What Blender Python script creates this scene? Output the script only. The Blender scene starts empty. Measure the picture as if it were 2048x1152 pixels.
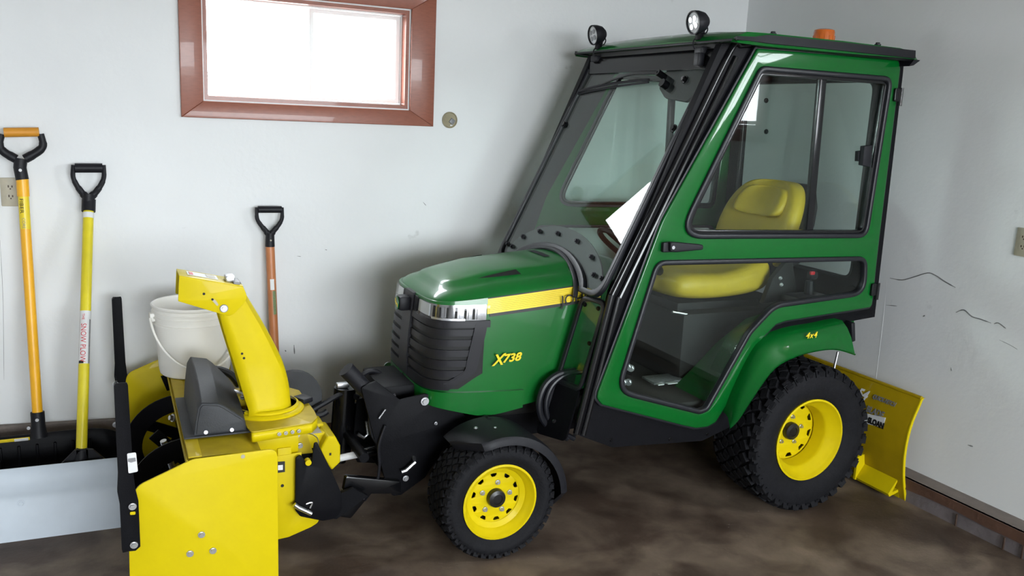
import bpy, bmesh, math, random
from mathutils import Vector, Matrix, Euler
random.seed(7)
SC = bpy.context.scene
COL = SC.collection
PI = math.pi

# ---------------------------------------------------------------- camera
cam = bpy.data.cameras.new('camera')
cam.sensor_width = 36.0
cam.lens = 30.364
cam.clip_start = 0.02
cam.clip_end = 200
camo = bpy.data.objects.new('camera', cam)
COL.objects.link(camo)
camo.matrix_world = Matrix(((0.8999514, 0.0452790, -0.4336326, 0.0000000), (-0.4335946, 0.1970669, -0.8792954, 0.0000000), (0.0456410, 0.9793439, 0.1969833, 1.6583000), (0.0000000, 0.0000000, 0.0000000, 1.0000000)))
SC.camera = camo

# ---------------------------------------------------------------- sky, exposure
w = bpy.data.worlds.new('sky')
SC.world = w
w.use_nodes = True
bg = w.node_tree.nodes['Background']
bg.inputs['Color'].default_value = (0.89, 0.955, 1.0, 1)
bg.inputs['Strength'].default_value = 15.0
SC.view_settings.view_transform = 'Standard'
SC.view_settings.look = 'None'
SC.view_settings.exposure = 1.03
SC.view_settings.gamma = 1.0
SC.view_settings.use_curve_mapping = False
SC.cycles.use_denoising = True
SC.cycles.max_bounces = 12
SC.cycles.transparent_max_bounces = 24
SC.cycles.caustics_reflective = False
SC.cycles.caustics_refractive = False
SC.cycles.sample_clamp_indirect = 6.0

def portal(name, loc, direction, sx, sy):
    l = bpy.data.lights.new(name, 'AREA')
    l.shape = 'RECTANGLE'; l.size = sx; l.size_y = sy
    l.cycles.is_portal = True
    o = bpy.data.objects.new(name, l); COL.objects.link(o)
    o.location = loc
    o.rotation_euler = Vector(direction).to_track_quat('-Z', 'Z').to_euler()
    return o
# openings: a back wall window, a right wall window, an added band behind the camera
YW, XW, CEIL, YF, XL = 4.05, 3.41, 2.62, -4.2, -3.1
WIN1 = (0.463, 1.392, 1.66, 2.115)      # back wall window, inner opening
WIN2 = (0.25, 1.43, 1.64, 2.32)         # right wall window (y0, y1, z0, z1)
LIGHT_BAND = (-0.8, 3.2, 0.95, 2.40)          # unseen opening in the front wall, added and sized to light the room
portal('window_sky_portal', ((WIN1[0]+WIN1[1])/2, YW+.12, (WIN1[2]+WIN1[3])/2), (0,-1,0), WIN1[1]-WIN1[0], WIN1[3]-WIN1[2])
portal('side_window_sky_portal', (XW+.12, (WIN2[0]+WIN2[1])/2, (WIN2[2]+WIN2[3])/2), (-1,0,0), WIN2[1]-WIN2[0], WIN2[3]-WIN2[2])
portal('added_opening_sky_portal', ((LIGHT_BAND[0]+LIGHT_BAND[1])/2, YF-.12, (LIGHT_BAND[2]+LIGHT_BAND[3])/2), (0,1,0), LIGHT_BAND[1]-LIGHT_BAND[0], LIGHT_BAND[3]-LIGHT_BAND[2])

# ---------------------------------------------------------------- materials
def lin(h):
    h = h.lstrip('#'); v = [int(h[i:i+2], 16)/255 for i in (0, 2, 4)]
    return tuple(x/12.92 if x <= .04045 else ((x+.055)/1.055)**2.4 for x in v)+(1,)
def mat(name, col, rough=.5, metal=0., noise=.06, scale=30., bump=0., bscale=60., coat=0., spec=.5, col2=None, nscale2=None):
    m = bpy.data.materials.new(name); m.use_nodes = True
    nt = m.node_tree; N = nt.nodes; L = nt.links
    p = N['Principled BSDF']
    p.inputs['Roughness'].default_value = rough
    p.inputs['Metallic'].default_value = metal
    p.inputs['Specular IOR Level'].default_value = spec
    if coat: p.inputs['Coat Weight'].default_value = coat; p.inputs['Coat Roughness'].default_value = .04
    c = lin(col) if isinstance(col, str) else tuple(col)+(1,)
    tc = N.new('ShaderNodeTexCoord')
    nz = N.new('ShaderNodeTexNoise'); nz.inputs['Scale'].default_value = scale; nz.inputs['Detail'].default_value = 4
    L.new(tc.outputs['Object'], nz.inputs['Vector'])
    mx = N.new('ShaderNodeMix'); mx.data_type = 'RGBA'
    c2 = (lin(col2) if col2 else tuple(x*(1-noise*2) for x in c[:3])+(1,))
    c1 = c if col2 else tuple(min(1, x*(1+noise)) for x in c[:3])+(1,)
    mx.inputs[6].default_value = c1; mx.inputs[7].default_value = c2
    L.new(nz.outputs['Fac'], mx.inputs[0])
    L.new(mx.outputs[2], p.inputs['Base Color'])
    if bump:
        b = N.new('ShaderNodeBump'); b.inputs['Strength'].default_value = bump; b.inputs['Distance'].default_value = .01
        n2 = N.new('ShaderNodeTexNoise'); n2.inputs['Scale'].default_value = bscale
        L.new(tc.outputs['Object'], n2.inputs['Vector']); L.new(n2.outputs['Fac'], b.inputs['Height']); L.new(b.outputs['Normal'], p.inputs['Normal'])
    return m
M = {}
M['green'] = mat('green_paint', (.0010, .092, .012), .30, noise=.05, scale=8, coat=.6, spec=.1)
M['greenplastic'] = mat('green_hood_plastic', (.002, .110, .015), .34, noise=.05, scale=8, coat=.4, spec=.3)
M['yellow'] = mat('yellow_paint', (.62, .480, .003), .45, noise=.04, scale=12, coat=.05, spec=.15)
M['yellowold'] = mat('dusty_yellow_paint', (.50, .37, .018), .5, noise=.12, scale=25, coat=.05, spec=.2)
M['yellowdirty'] = mat('scuffed_yellow_blade_paint', (.42, .285, .004), .42, noise=.14, scale=9, coat=.2, spec=.3)
M['black'] = mat('black_powder_coat', (.0045, .0045, .006), .5, noise=.2, scale=40, bump=.05, bscale=250, spec=.10)
M['blackgloss'] = mat('black_gloss_steel', (.004, .004, .005), .2, noise=.1, spec=.4)
M['blackplastic'] = mat('black_plastic', (.009, .009, .012), .5, noise=.1, bump=.05, bscale=300, spec=.25)
M['grille'] = mat('charcoal_grille_plastic', (.012, .0115, .015), .42, noise=.1, spec=.3)
M['deep'] = mat('dark_recess_plastic', (.004, .004, .004), .7, noise=.1)
M['greyplastic'] = mat('charcoal_grey_cover_plastic', (.036, .038, .042), .55, noise=.15, scale=18, bump=.08, bscale=200, spec=.3)
M['rubber'] = mat('tyre_rubber', (.0075, .0075, .0095), .75, noise=.25, scale=30, bump=.2, bscale=90, spec=.2)
M['seal'] = mat('rubber_window_seal', (.008, .0085, .012), .42, noise=.1, spec=.4)
M['chrome'] = mat('zinc_plated_steel', (.62, .62, .64), .35, metal=1., noise=.1)
M['mirror'] = mat('bright_reflector', (.30, .30, .31), .15, metal=1., noise=.02)
M['lens'] = mat('white_lamp_lens', (.60, .63, .65), .15, noise=.08, scale=60, coat=.6)
M['silver'] = mat('galvanised_blade_steel', (.60, .66, .73), .55, noise=.05, scale=14, spec=.3)
M['aluminium'] = mat('brushed_aluminium_strip', (.45, .46, .49), .3, metal=.9, noise=.08)
M['white'] = mat('white_bucket_plastic', (.84, .82, .77), .42, noise=.02, scale=6)
M['label'] = mat('white_sticker_paper', (.72, .72, .72), .5, noise=.05, scale=80)
M['labelgrey'] = mat('grey_print', (.25, .25, .26), .5, noise=.3, scale=90)
M['red'] = mat('red_print', (.6, .05, .06), .5)
M['redknob'] = mat('red_knob_plastic', (.55, .02, .03), .35)
M['printblack'] = mat('black_print', (.008, .008, .008), .5)
M['orangegrip'] = mat('orange_rubber_grip', (.62, .26, .02), .55, noise=.06)
M['amberhandle'] = mat('orange_yellow_fibreglass', (.86, .42, .012), .35, noise=.06, scale=20)
M['limehandle'] = mat('lime_yellow_fibreglass', (.72, .60, .02), .35, noise=.08, scale=20)
M['woodhandle'] = mat('varnished_ash_handle', (.52, .19, .07), .4, noise=.2, scale=12)
M['hubblack'] = mat('black_hub_cap', (.01, .009, .009), .3)
M['seat'] = mat('yellow_seat_vinyl', (.62, .45, .03), .5, noise=.06, bump=.06, bscale=200)
M['plate'] = mat('tan_outlet_plastic', (.42, .38, .29), .45, noise=.1)
M['brownslot'] = mat('brown_outlet_slots', (.06, .035, .025), .6)
M['pipe'] = mat('dusty_tan_pipe_interior', (.30, .26, .16), .6, noise=.3, scale=20)
M['screen'] = mat('white_vinyl_sash', (.92, .93, .93), .4, noise=.02)
M['darkwood'] = mat('dark_sill_board', (.115, .055, .035), .7, noise=.35, scale=9, bump=.2, bscale=50)
M['greyledge'] = mat('dusty_ledge', (.20, .165, .145), .8, noise=.2, scale=15, bump=.2, bscale=60)
M['curb'] = mat('stained_concrete_curb', (.17, .145, .15), .85, noise=.3, scale=7, bump=.3, bscale=40)
M['scuff'] = mat('grey_scuff_mark', (.20, .20, .20), .9, noise=.3)
M['floormat'] = mat('dark_floor_rubber', (.03, .028, .027), .8)
M['tape'] = mat('gold_stripe_decal', (.80, .60, .03), .35, noise=.05, scale=4, coat=.05, spec=.3)

def amber():
    m = mat('amber_beacon_plastic', (.85, .17, .005), .15, coat=.5)
    p = m.node_tree.nodes['Principled BSDF']; p.inputs['Transmission Weight'].default_value = .35
    return m
M['amber'] = amber()
def wood_trim():
    m = mat('red_brown_stained_wood', (.27, .085, .05), .36, noise=.15, scale=10, coat=.15, spec=.35)
    nt = m.node_tree; N = nt.nodes; L = nt.links
    tc = [n for n in N if n.type == 'TEX_COORD'][0]; nz = [n for n in N if n.type == 'TEX_NOISE'][0]
    mp = N.new('ShaderNodeMapping'); mp.inputs['Scale'].default_value = (3, 3, 12)
    L.new(tc.outputs['Object'], mp.inputs['Vector']); L.new(mp.outputs['Vector'], nz.inputs['Vector'])
    return m
M['trim'] = wood_trim()
def glass(name, tint, refl=1.0, r0=.022):
    m = bpy.data.materials.new(name); m.use_nodes = True
    nt = m.node_tree; N = nt.nodes; L = nt.links
    N.remove(N['Principled BSDF']); out = N['Material Output']
    t = N.new('ShaderNodeBsdfTransparent'); t.inputs['Color'].default_value = tint+(1,)
    g = N.new('ShaderNodeBsdfGlossy'); g.inputs['Roughness'].default_value = .0
    g.inputs['Color'].default_value = (refl,)*3+(1,)
    lw = N.new('ShaderNodeLayerWeight'); lw.inputs['Blend'].default_value = .5
    pw = N.new('ShaderNodeMath'); pw.operation = 'POWER'; pw.inputs[1].default_value = 5
    f = N.new('ShaderNodeMath'); f.operation = 'MULTIPLY_ADD'; f.inputs[1].default_value = .90; f.inputs[2].default_value = r0
    L.new(lw.outputs['Facing'], pw.inputs[0]); L.new(pw.outputs[0], f.inputs[0])
    mx = N.new('ShaderNodeMixShader')
    L.new(f.outputs[0], mx.inputs[0]); L.new(t.outputs[0], mx.inputs[1]); L.new(g.outputs[0], mx.inputs[2])
    L.new(mx.outputs[0], out.inputs['Surface'])
    return m
M['glass'] = glass('tinted_safety_glass', (.905, .95, .93))
M['clear'] = glass('clear_lamp_cover', (.95, .95, .95), r0=.008)
M['pane'] = glass('window_pane', (.97, .97, .97))

def wall_material(name, base):
    m = bpy.data.materials.new(name); m.use_nodes = True
    nt = m.node_tree; N = nt.nodes; L = nt.links
    p = N['Principled BSDF']; p.inputs['Roughness'].default_value = .75
    tc = N.new('ShaderNodeTexCoord')
    def noise(scale, detail=3):
        n = N.new('ShaderNodeTexNoise'); n.inputs['Scale'].default_value = scale; n.inputs['Detail'].default_value = detail
        L.new(tc.outputs['Object'], n.inputs['Vector']); return n
    n1 = noise(1.6); n2 = noise(45, 6); n3 = noise(9, 8)
    mx = N.new('ShaderNodeMix'); mx.data_type = 'RGBA'
    mx.inputs[6].default_value = tuple(x*1.03 for x in base)+(1,); mx.inputs[7].default_value = tuple(x*.90 for x in base)+(1,)
    L.new(n1.outputs['Fac'], mx.inputs[0])
    # sparse small scuffs
    cr = N.new('ShaderNodeValToRGB'); cr.color_ramp.elements[0].position = .72; cr.color_ramp.elements[1].position = .80
    L.new(n3.outputs['Fac'], cr.inputs[0])
    sc = N.new('ShaderNodeMath'); sc.operation = 'MULTIPLY'; sc.inputs[1].default_value = .45
    L.new(cr.outputs['Color'], sc.inputs[0])
    m2 = N.new('ShaderNodeMix'); m2.data_type = 'RGBA'; m2.inputs[7].default_value = (.28, .27, .26, 1)
    L.new(sc.outputs[0], m2.inputs[0]); L.new(mx.outputs[2], m2.inputs[6])
    L.new(m2.outputs[2], p.inputs['Base Color'])
    b = N.new('ShaderNodeBump'); b.inputs['Strength'].default_value = .25; b.inputs['Distance'].default_value = .004
    L.new(n2.outputs['Fac'], b.inputs['Height']); L.new(b.outputs['Normal'], p.inputs['Normal'])
    return m
M['wall'] = wall_material('painted_wall', (.755, .765, .770))
def floor_material():
    m = bpy.data.materials.new('stained_concrete_floor'); m.use_nodes = True
    nt = m.node_tree; N = nt.nodes; L = nt.links
    p = N['Principled BSDF']
    tc = N.new('ShaderNodeTexCoord')
    def noise(scale, detail=5, dist=0.):
        n = N.new('ShaderNodeTexNoise'); n.inputs['Scale'].default_value = scale; n.inputs['Detail'].default_value = detail; n.inputs['Distortion'].default_value = dist
        L.new(tc.outputs['Object'], n.inputs['Vector']); return n
    a = noise(2.3, 10, .8); b_ = noise(7.5, 10, .5); c_ = noise(70, 4)
    cr = N.new('ShaderNodeValToRGB'); e = cr.color_ramp.elements
    e[0].position = .40; e[0].color = (.062, .040, .028, 1); e[1].position = .58; e[1].color = (.155, .118, .088, 1)
    L.new(a.outputs['Fac'], cr.inputs[0])
    mx = N.new('ShaderNodeMix'); mx.data_type = 'RGBA'; mx.blend_type = 'OVERLAY'; mx.inputs[0].default_value = .75
    L.new(cr.outputs[0], mx.inputs[6])
    cr2 = N.new('ShaderNodeValToRGB'); cr2.color_ramp.elements[0].position = .3; cr2.color_ramp.elements[1].position = .7
    cr2.color_ramp.elements[0].color = (.30, .27, .25, 1); cr2.color_ramp.elements[1].color = (.72, .71, .69, 1)
    L.new(b_.outputs['Fac'], cr2.inputs[0]); L.new(cr2.outputs[0], mx.inputs[7])
    mp = N.new('ShaderNodeTexVoronoi'); mp.inputs['Scale'].default_value = 7; L.new(tc.outputs['Object'], mp.inputs['Vector'])
    cr3 = N.new('ShaderNodeValToRGB'); cr3.color_ramp.elements[0].position = .0; cr3.color_ramp.elements[0].color = (1, 1, 1, 1); cr3.color_ramp.elements[1].position = .035; cr3.color_ramp.elements[1].color = (0, 0, 0, 1)
    L.new(mp.outputs['Distance'], cr3.inputs[0])
    m2 = N.new('ShaderNodeMix'); m2.data_type = 'RGBA'; m2.inputs[7].default_value = (.36, .33, .29, 1)
    L.new(cr3.outputs[0], m2.inputs[0]); L.new(mx.outputs[2], m2.inputs[6])
    L.new(m2.outputs[2], p.inputs['Base Color'])
    p.inputs['Roughness'].default_value = .62
    bp = N.new('ShaderNodeBump'); bp.inputs['Strength'].default_value = .35; bp.inputs['Distance'].default_value = .004
    L.new(c_.outputs['Fac'], bp.inputs['Height']); L.new(bp.outputs['Normal'], p.inputs['Normal'])
    return m
M['floor'] = floor_material()
M['ceil'] = mat('ceiling_paint', (.62, .62, .60), .8, noise=.05, scale=3)
M['drive'] = mat('driveway_gravel', (.30, .29, .27), .9, noise=.2, scale=6)

# ---------------------------------------------------------------- helpers
def link(name, me, m, parent=None, smooth=True, angle=35, **props):
    if isinstance(m, str): m = M[m]
    if me.materials: me.materials.clear()
    me.materials.append(m)
    if smooth:
        me.shade_smooth(); me.set_sharp_from_angle(angle=math.radians(angle))
    o = bpy.data.objects.new(name, me); COL.objects.link(o)
    if parent: o.parent = parent
    for k, v in props.items(): o[k] = v
    return o
def ob(name, bm, m, parent=None, smooth=True, angle=35, **props):
    bmesh.ops.recalc_face_normals(bm, faces=bm.faces)
    me = bpy.data.meshes.new(name); bm.to_mesh(me); bm.free()
    return link(name, me, m, parent, smooth, angle, **props)
def empty(name, loc, rz=0, **props):
    o = bpy.data.objects.new(name, None); COL.objects.link(o); o.empty_display_size = .1
    o.location = loc; o.rotation_euler = (0, 0, rz)
    for k, v in props.items(): o[k] = v
    return o
def BM(): return bmesh.new()
def box(bm, c, s, rot=None, bev=0):
    r = bmesh.ops.create_cube(bm, size=1.0)
    vs = r['verts']
    bmesh.ops.scale(bm, vec=s, verts=vs)
    if bev:
        es = list({e for v in vs for e in v.link_edges})
        rr = bmesh.ops.bevel(bm, geom=es, offset=bev, segments=2, affect='EDGES', profile=.5)
        vs = list({v for f in rr['faces'] for v in f.verts} | {v for v in vs if v.is_valid})
        # collect the whole island
        seen = set(vs); st = list(vs)
        while st:
            v = st.pop()
            for e in v.link_edges:
                q = e.other_vert(v)
                if q not in seen: seen.add(q); st.append(q)
        vs = list(seen)
    if rot is not None: bmesh.ops.rotate(bm, cent=(0, 0, 0), matrix=rot.to_matrix() if hasattr(rot, 'to_matrix') else rot, verts=vs)
    bmesh.ops.translate(bm, vec=c, verts=vs)
    return vs
def face_frame(d):
    d = Vector(d).normalized()
    up = Vector((0, 0, 1)) if abs(d.z) < .95 else Vector((1, 0, 0))
    a = d.cross(up).normalized(); b = a.cross(d).normalized()
    return a, b, d
def lathe(bm, prof, c, d, seg=32, closed=False, a0=0., a1=2*PI):
    """prof: (radius, distance along axis d)."""
    c = Vector(c); a, b, d = face_frame(d)
    full = abs(a1-a0-2*PI) < 1e-6
    rings = []
    for i in range(seg if full else seg+1):
        t = a0+(a1-a0)*i/seg
        u = a*math.cos(t)+b*math.sin(t)
        rings.append([bm.verts.new(c+u*r+d*h) for r, h in prof])
    n = len(rings); m = len(prof)
    for i in range(n if full else n-1):
        A, B = rings[i], rings[(i+1) % n]
        for j in range(m if closed else m-1):
            k = (j+1) % m
            try: bm.faces.new((A[j], A[k], B[k], B[j]))
            except ValueError: pass
    bmesh.ops.remove_doubles(bm, verts=bm.verts, dist=1e-5)
def cyl(bm, p0, p1, r, seg=12, r2=None):
    p0 = Vector(p0); p1 = Vector(p1); L = (p1-p0).length
    r2 = r if r2 is None else r2
    a, b, d = face_frame(p1-p0)
    A = [bm.verts.new(p0+(a*math.cos(2*PI*i/seg)+b*math.sin(2*PI*i/seg))*r) for i in range(seg)]
    B = [bm.verts.new(p1+(a*math.cos(2*PI*i/seg)+b*math.sin(2*PI*i/seg))*r2) for i in range(seg)]
    for i in range(seg): bm.faces.new((A[i], A[(i+1) % seg], B[(i+1) % seg], B[i]))
    bm.faces.new(A[::-1]); bm.faces.new(B)
def smoothpath(pts, n=6):
    pts = [Vector(p) for p in pts]; out = []
    P = [pts[0]]+pts+[pts[-1]]
    for i in range(1, len(P)-2):
        for k in range(n):
            t = k/n
            a, b, c, d = P[i-1], P[i], P[i+1], P[i+2]
            out.append(.5*((2*b)+(-a+c)*t+(2*a-5*b+4*c-d)*t*t+(-a+3*b-3*c+d)*t**3))
    out.append(pts[-1]); return out
def tube(bm, pts, r, seg=10, smooth=True, flat=1.0, n=6, cap=True):
    if smooth: pts = smoothpath(pts, n)
    pts = [Vector(p) for p in pts]
    rs = r if isinstance(r, (list, tuple)) else [r]*len(pts)
    if len(rs) != len(pts): rs = [rs[min(len(rs)-1, int(i/len(pts)*len(rs)))] for i in range(len(pts))]
    prev = None; rings = []
    for i, p in enumerate(pts):
        d = (pts[min(i+1, len(pts)-1)]-pts[max(i-1, 0)]).normalized()
        if prev is None: a = face_frame(d)[0]
        else:
            a = prev-d*prev.dot(d); a = a.normalized() if a.length > 1e-6 else face_frame(d)[0]
        prev = a; b = d.cross(a)
        rings.append([bm.verts.new(p+(a*math.cos(2*PI*k/seg)+b*math.sin(2*PI*k/seg)*flat)*rs[i]) for k in range(seg)])
    for A, B in zip(rings, rings[1:]):
        for k in range(seg): bm.faces.new((A[k], A[(k+1) % seg], B[(k+1) % seg], B[k]))
    if cap: bm.faces.new(rings[0][::-1]); bm.faces.new(rings[-1])
def loft(bm, secs, closed=True, cap=True):
    R = [[bm.verts.new(Vector(p)) for p in s] for s in secs]
    n = len(R[0])
    for A, B in zip(R, R[1:]):
        for k in range(n if closed else n-1):
            try: bm.faces.new((A[k], A[(k+1) % n], B[(k+1) % n], B[k]))
            except ValueError: pass
    if cap and closed:
        bm.faces.new(R[0][::-1]); bm.faces.new(R[-1])
    return R
def rp(pts, r=.03, n=5):
    """polygon with rounded corners; r number or list"""
    out = []; N = len(pts); rr = r if isinstance(r, (list, tuple)) else [r]*N
    for i in range(N):
        p = Vector(pts[i]); a = Vector(pts[i-1]); b = Vector(pts[(i+1) % N])
        u = a-p; v = b-p; lu, lv = u.length, v.length
        if rr[i] <= 0 or lu < 1e-6 or lv < 1e-6: out.append(tuple(p)); continue
        u /= lu; v /= lv
        ang = math.acos(max(-1, min(1, u.dot(v))))
        t = min(rr[i]/max(math.tan(ang/2), 1e-3), lu*.48, lv*.48)
        p0 = p+u*t; p1 = p+v*t
        for k in range(n+1):
            s = k/n
            out.append(tuple(p0*(1-s)**2+p*2*s*(1-s)+p1*s*s))
    return out
def area(pts): return .5*sum(pts[i][0]*pts[(i+1) % len(pts)][1]-pts[(i+1) % len(pts)][0]*pts[i][1] for i in range(len(pts)))
def off(pts, d):
    """offset polygon outwards by d (negative inwards)"""
    s = 1 if area(pts) > 0 else -1; out = []; N = len(pts)
    for i in range(N):
        p = Vector(pts[i]); a = p-Vector(pts[i-1]); b = Vector(pts[(i+1) % N])-p
        if a.length < 1e-7: a = b
        if b.length < 1e-7: b = a
        a.normalize(); b.normalize()
        na = Vector((a.y, -a.x)); nb = Vector((b.y, -b.x))
        m = na+nb
        if m.length < 1e-5: m = na
        m.normalize(); k = 1/max(.7, m.dot(na))
        out.append(tuple(p+m*d*s*k))
    return out
def dedupe(L, d=.0012):
    out = []
    for q in L:
        if not out or math.hypot(q[0]-out[-1][0], q[1]-out[-1][1]) > d: out.append(q)
    while len(out) > 3 and math.hypot(out[0][0]-out[-1][0], out[0][1]-out[-1][1]) < d: out.pop()
    return out
def plate(name, loops, F, th, m, parent=None, bev=0., res=1, angle=35, **props):
    """flat sheet with holes: loops in (u, v), F maps (u, v, w) to 3D, w centred on 0"""
    cu = bpy.data.curves.new(name, 'CURVE'); cu.dimensions = '2D'; cu.fill_mode = 'BOTH'
    cu.extrude = max(th/2-bev, .00005); cu.bevel_depth = bev; cu.bevel_resolution = res; cu.offset = -bev
    for L in loops:
        L = dedupe(L)
        s = cu.splines.new('POLY'); s.points.add(len(L)-1); s.use_cyclic_u = True
        for i, q in enumerate(L): s.points[i].co = (q[0], q[1], 0, 1)
    t = bpy.data.objects.new('tmp', cu); COL.objects.link(t)
    dg = bpy.context.evaluated_depsgraph_get(); dg.update()
    me = bpy.data.meshes.new_from_object(t.evaluated_get(dg)); bpy.data.objects.remove(t); bpy.data.curves.remove(cu)
    if bev:                # a rounded sheet must not reach further than its own outline
        us = [q[0] for L in loops for q in L]; vs = [q[1] for L in loops for q in L]; e = .0015
        if any(v.co.x < min(us)-e or v.co.x > max(us)+e or v.co.y < min(vs)-e or v.co.y > max(vs)+e for v in me.vertices):
            bpy.data.meshes.remove(me); return plate(name, loops, F, th, m, parent, 0., res, angle, **props)
    for v in me.vertices: v.co = F(*v.co)
    bm = BM(); bm.from_mesh(me); bmesh.ops.remove_doubles(bm, verts=bm.verts, dist=1e-5)
    bpy.data.meshes.remove(me)
    return ob(name, bm, m, parent, angle=angle, **props)
def text(name, s, size, F, m, parent=None, shear=0., th=.0012, spacing=1., xs=1., bold=0., align='LEFT', cuts=0):
    cu = bpy.data.curves.new(name, 'FONT'); cu.body = s; cu.size = size; cu.extrude = th/2; cu.shear = shear; cu.space_character = spacing
    cu.resolution_u = 3; cu.offset = bold; cu.align_x = align
    t = bpy.data.objects.new('tmp', cu); COL.objects.link(t)
    dg = bpy.context.evaluated_depsgraph_get(); dg.update()
    me = bpy.data.meshes.new_from_object(t.evaluated_get(dg)); bpy.data.objects.remove(t); bpy.data.curves.remove(cu)
    if cuts:
        b = BM(); b.from_mesh(me); bmesh.ops.triangulate(b, faces=b.faces)
        bmesh.ops.subdivide_edges(b, edges=[e for e in b.edges if e.calc_length() > size*.12], cuts=cuts); bmesh.ops.triangulate(b, faces=b.faces); b.to_mesh(me); b.free()
    for v in me.vertices: v.co = F(v.co.x*xs, v.co.y, v.co.z)
    return link(name, me, m, parent, smooth=False)
def FY(d): return lambda u, v, w: Vector((u, -(d+w), v))          # near side plane at distance d from the tractor's centreline
def FYf(d): return lambda u, v, w: Vector((u, (d+w), v))          # the same on the far side
def FX(x0): return lambda u, v, w: Vector((x0-w, -u, v))
def FZ(z0): return lambda u, v, w: Vector((u, -v, z0+w))
def rotF(F, u0, v0, a):
    c, s = math.cos(a), math.sin(a)
    return lambda u, v, w: F(u0+c*u-s*v, v0+s*u+c*v, w)
def circ(cx, cy, r, n=24): return [(cx+r*math.cos(2*PI*i/n), cy+r*math.sin(2*PI*i/n)) for i in range(n)]
def bolts(name, pts, d, r, h, m, parent):
    for q in pts:
        b = BM(); bolt(b, q, d, r, h); ob(name, b, m, parent)
def bolt(bm, c, d, r=.008, h=.006):
    c = Vector(c); d = Vector(d).normalized()
    cyl(bm, c, c+d*h*.4, r*1.35, 12); cyl(bm, c+d*h*.4, c+d*h, r, 6, r*.85)
def dup(o, parent=None):
    c = o.copy(); COL.objects.link(c)
    if parent is not None: c.parent = parent
    for ch in [x for x in list(COL.objects) if x.parent == o]: dup(ch, c)
    return c

# ================================================================ room
def FWy(Y): return lambda u, v, w_: Vector((u, Y-w_, v))         # on the back wall (u = X, v = Z), w into the room
def FWx(X): return lambda u, v, w_: Vector((X-w_, u, v))         # on the right wall (u = Y, v = Z)
def rect(a, b, c, d): return [(a, c), (b, c), (b, d), (a, d)]
ST = dict(kind='structure')
bm = BM(); box(bm, ((XL+XW)/2+.1, (YF+YW)/2, -.06), (XW-XL+.8, YW-YF+.6, .12)); ob('floor', bm, 'floor', smooth=False, **ST)
bm = BM(); box(bm, (0, -16.9, -.10), (60, 24, .1)); ob('driveway', bm, 'drive', smooth=False, **ST)
bm = BM(); box(bm, (0, 20.3, -.3), (60, 32, .1)); ob('yard_ground', bm, 'drive', smooth=False, **ST)
bm = BM(); box(bm, ((XL+XW)/2, (YF+YW)/2, CEIL+.05), (XW-XL+.5, YW-YF+.5, .1)); ob('ceiling', bm, 'ceil', smooth=False, **ST)
LEDGE = .11
wb = plate('wall_back', [rect(XL-.1, XW+.12, LEDGE-.11, CEIL), rect(*WIN1)], FWy(YW+.06), .12, 'wall', **ST)
wr = plate('wall_right', [rect(YF-.1, YW+.0, LEDGE-.11, CEIL), rect(*WIN2)], FWx(XW+.06), .12, 'wall', **ST)
bm = BM(); box(bm, (XL-.06, (YF+YW)/2, CEIL/2), (.12, YW-YF+.2, CEIL)); ob('wall_left', bm, 'wall', smooth=False, **ST)
plate('wall_front', [rect(XL, XW, 0, CEIL), rect(*LIGHT_BAND)], lambda u, v, w_: Vector((u, YF-.06+w_, v)), .12, 'wall', **ST)
# ledge, board and concrete curb along the right wall
CX = 3.30
def jag(a, b, n, z, amp): return [(a+(b-a)*i/n, z+random.uniform(-amp, amp)) for i in range(n+1)]
bm = BM(); box(bm, ((CX+XW)/2+.01, (YF+YW)/2, LEDGE-.006), (XW-CX+.02, YW-YF, .012)); ob('trim_right_ledge', bm, 'greyledge', smooth=False, **ST)
bot = jag(YF, YW, 60, .062, .010)
plate('baseboard_right', [bot+[(YW, LEDGE), (YF, LEDGE)]], FWx(CX+.004), .02, 'darkwood', **ST)
bm = BM(); box(bm, ((CX+XW)/2+.02, (YF+YW)/2, .047), (XW-CX+.03, YW-YF, .1)); cb = ob('trim_right_curb', bm, 'curb', smooth=False, **ST)
bm = BM()
for y in (1.95, 2.03, 2.25, 2.62): box(bm, (CX-.003, y, .03), (.006, .009, .055), bev=.002)
ob('drip_stain', bm, 'brownslot', cb, kind='stuff')
bm = BM(); box(bm, ((XL+XW)/2, YW-.012, LEDGE/2+.02), (XW-XL, .024, LEDGE-.04)); ob('baseboard_back', bm, 'darkwood', smooth=False, **ST)
bm = BM(); box(bm, ((XL+XW)/2, YW-.02, .03), (XW-XL, .04, .06)); ob('trim_back_curb', bm, 'curb', smooth=False, **ST)
# wide weathered board along the foot of the back wall, behind the shovels
lf = [(-0.3905, 0.2725), (0.0302, 0.2522), (0.1939, 0.2379)]
bm = BM(); sl = (lf[1][1]-lf[0][1])/(lf[1][0]-lf[0][0])
z0 = lf[0][1]+sl*(-1.6-lf[0][0]); z1 = lf[0][1]+sl*(.55-lf[0][0])
plate('trim_back_board', [[(-1.6, 0), (.55, 0), (.55, z1), (-1.6, z0)]], FWy(YW-.025), .03, 'greyledge', **ST)
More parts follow.
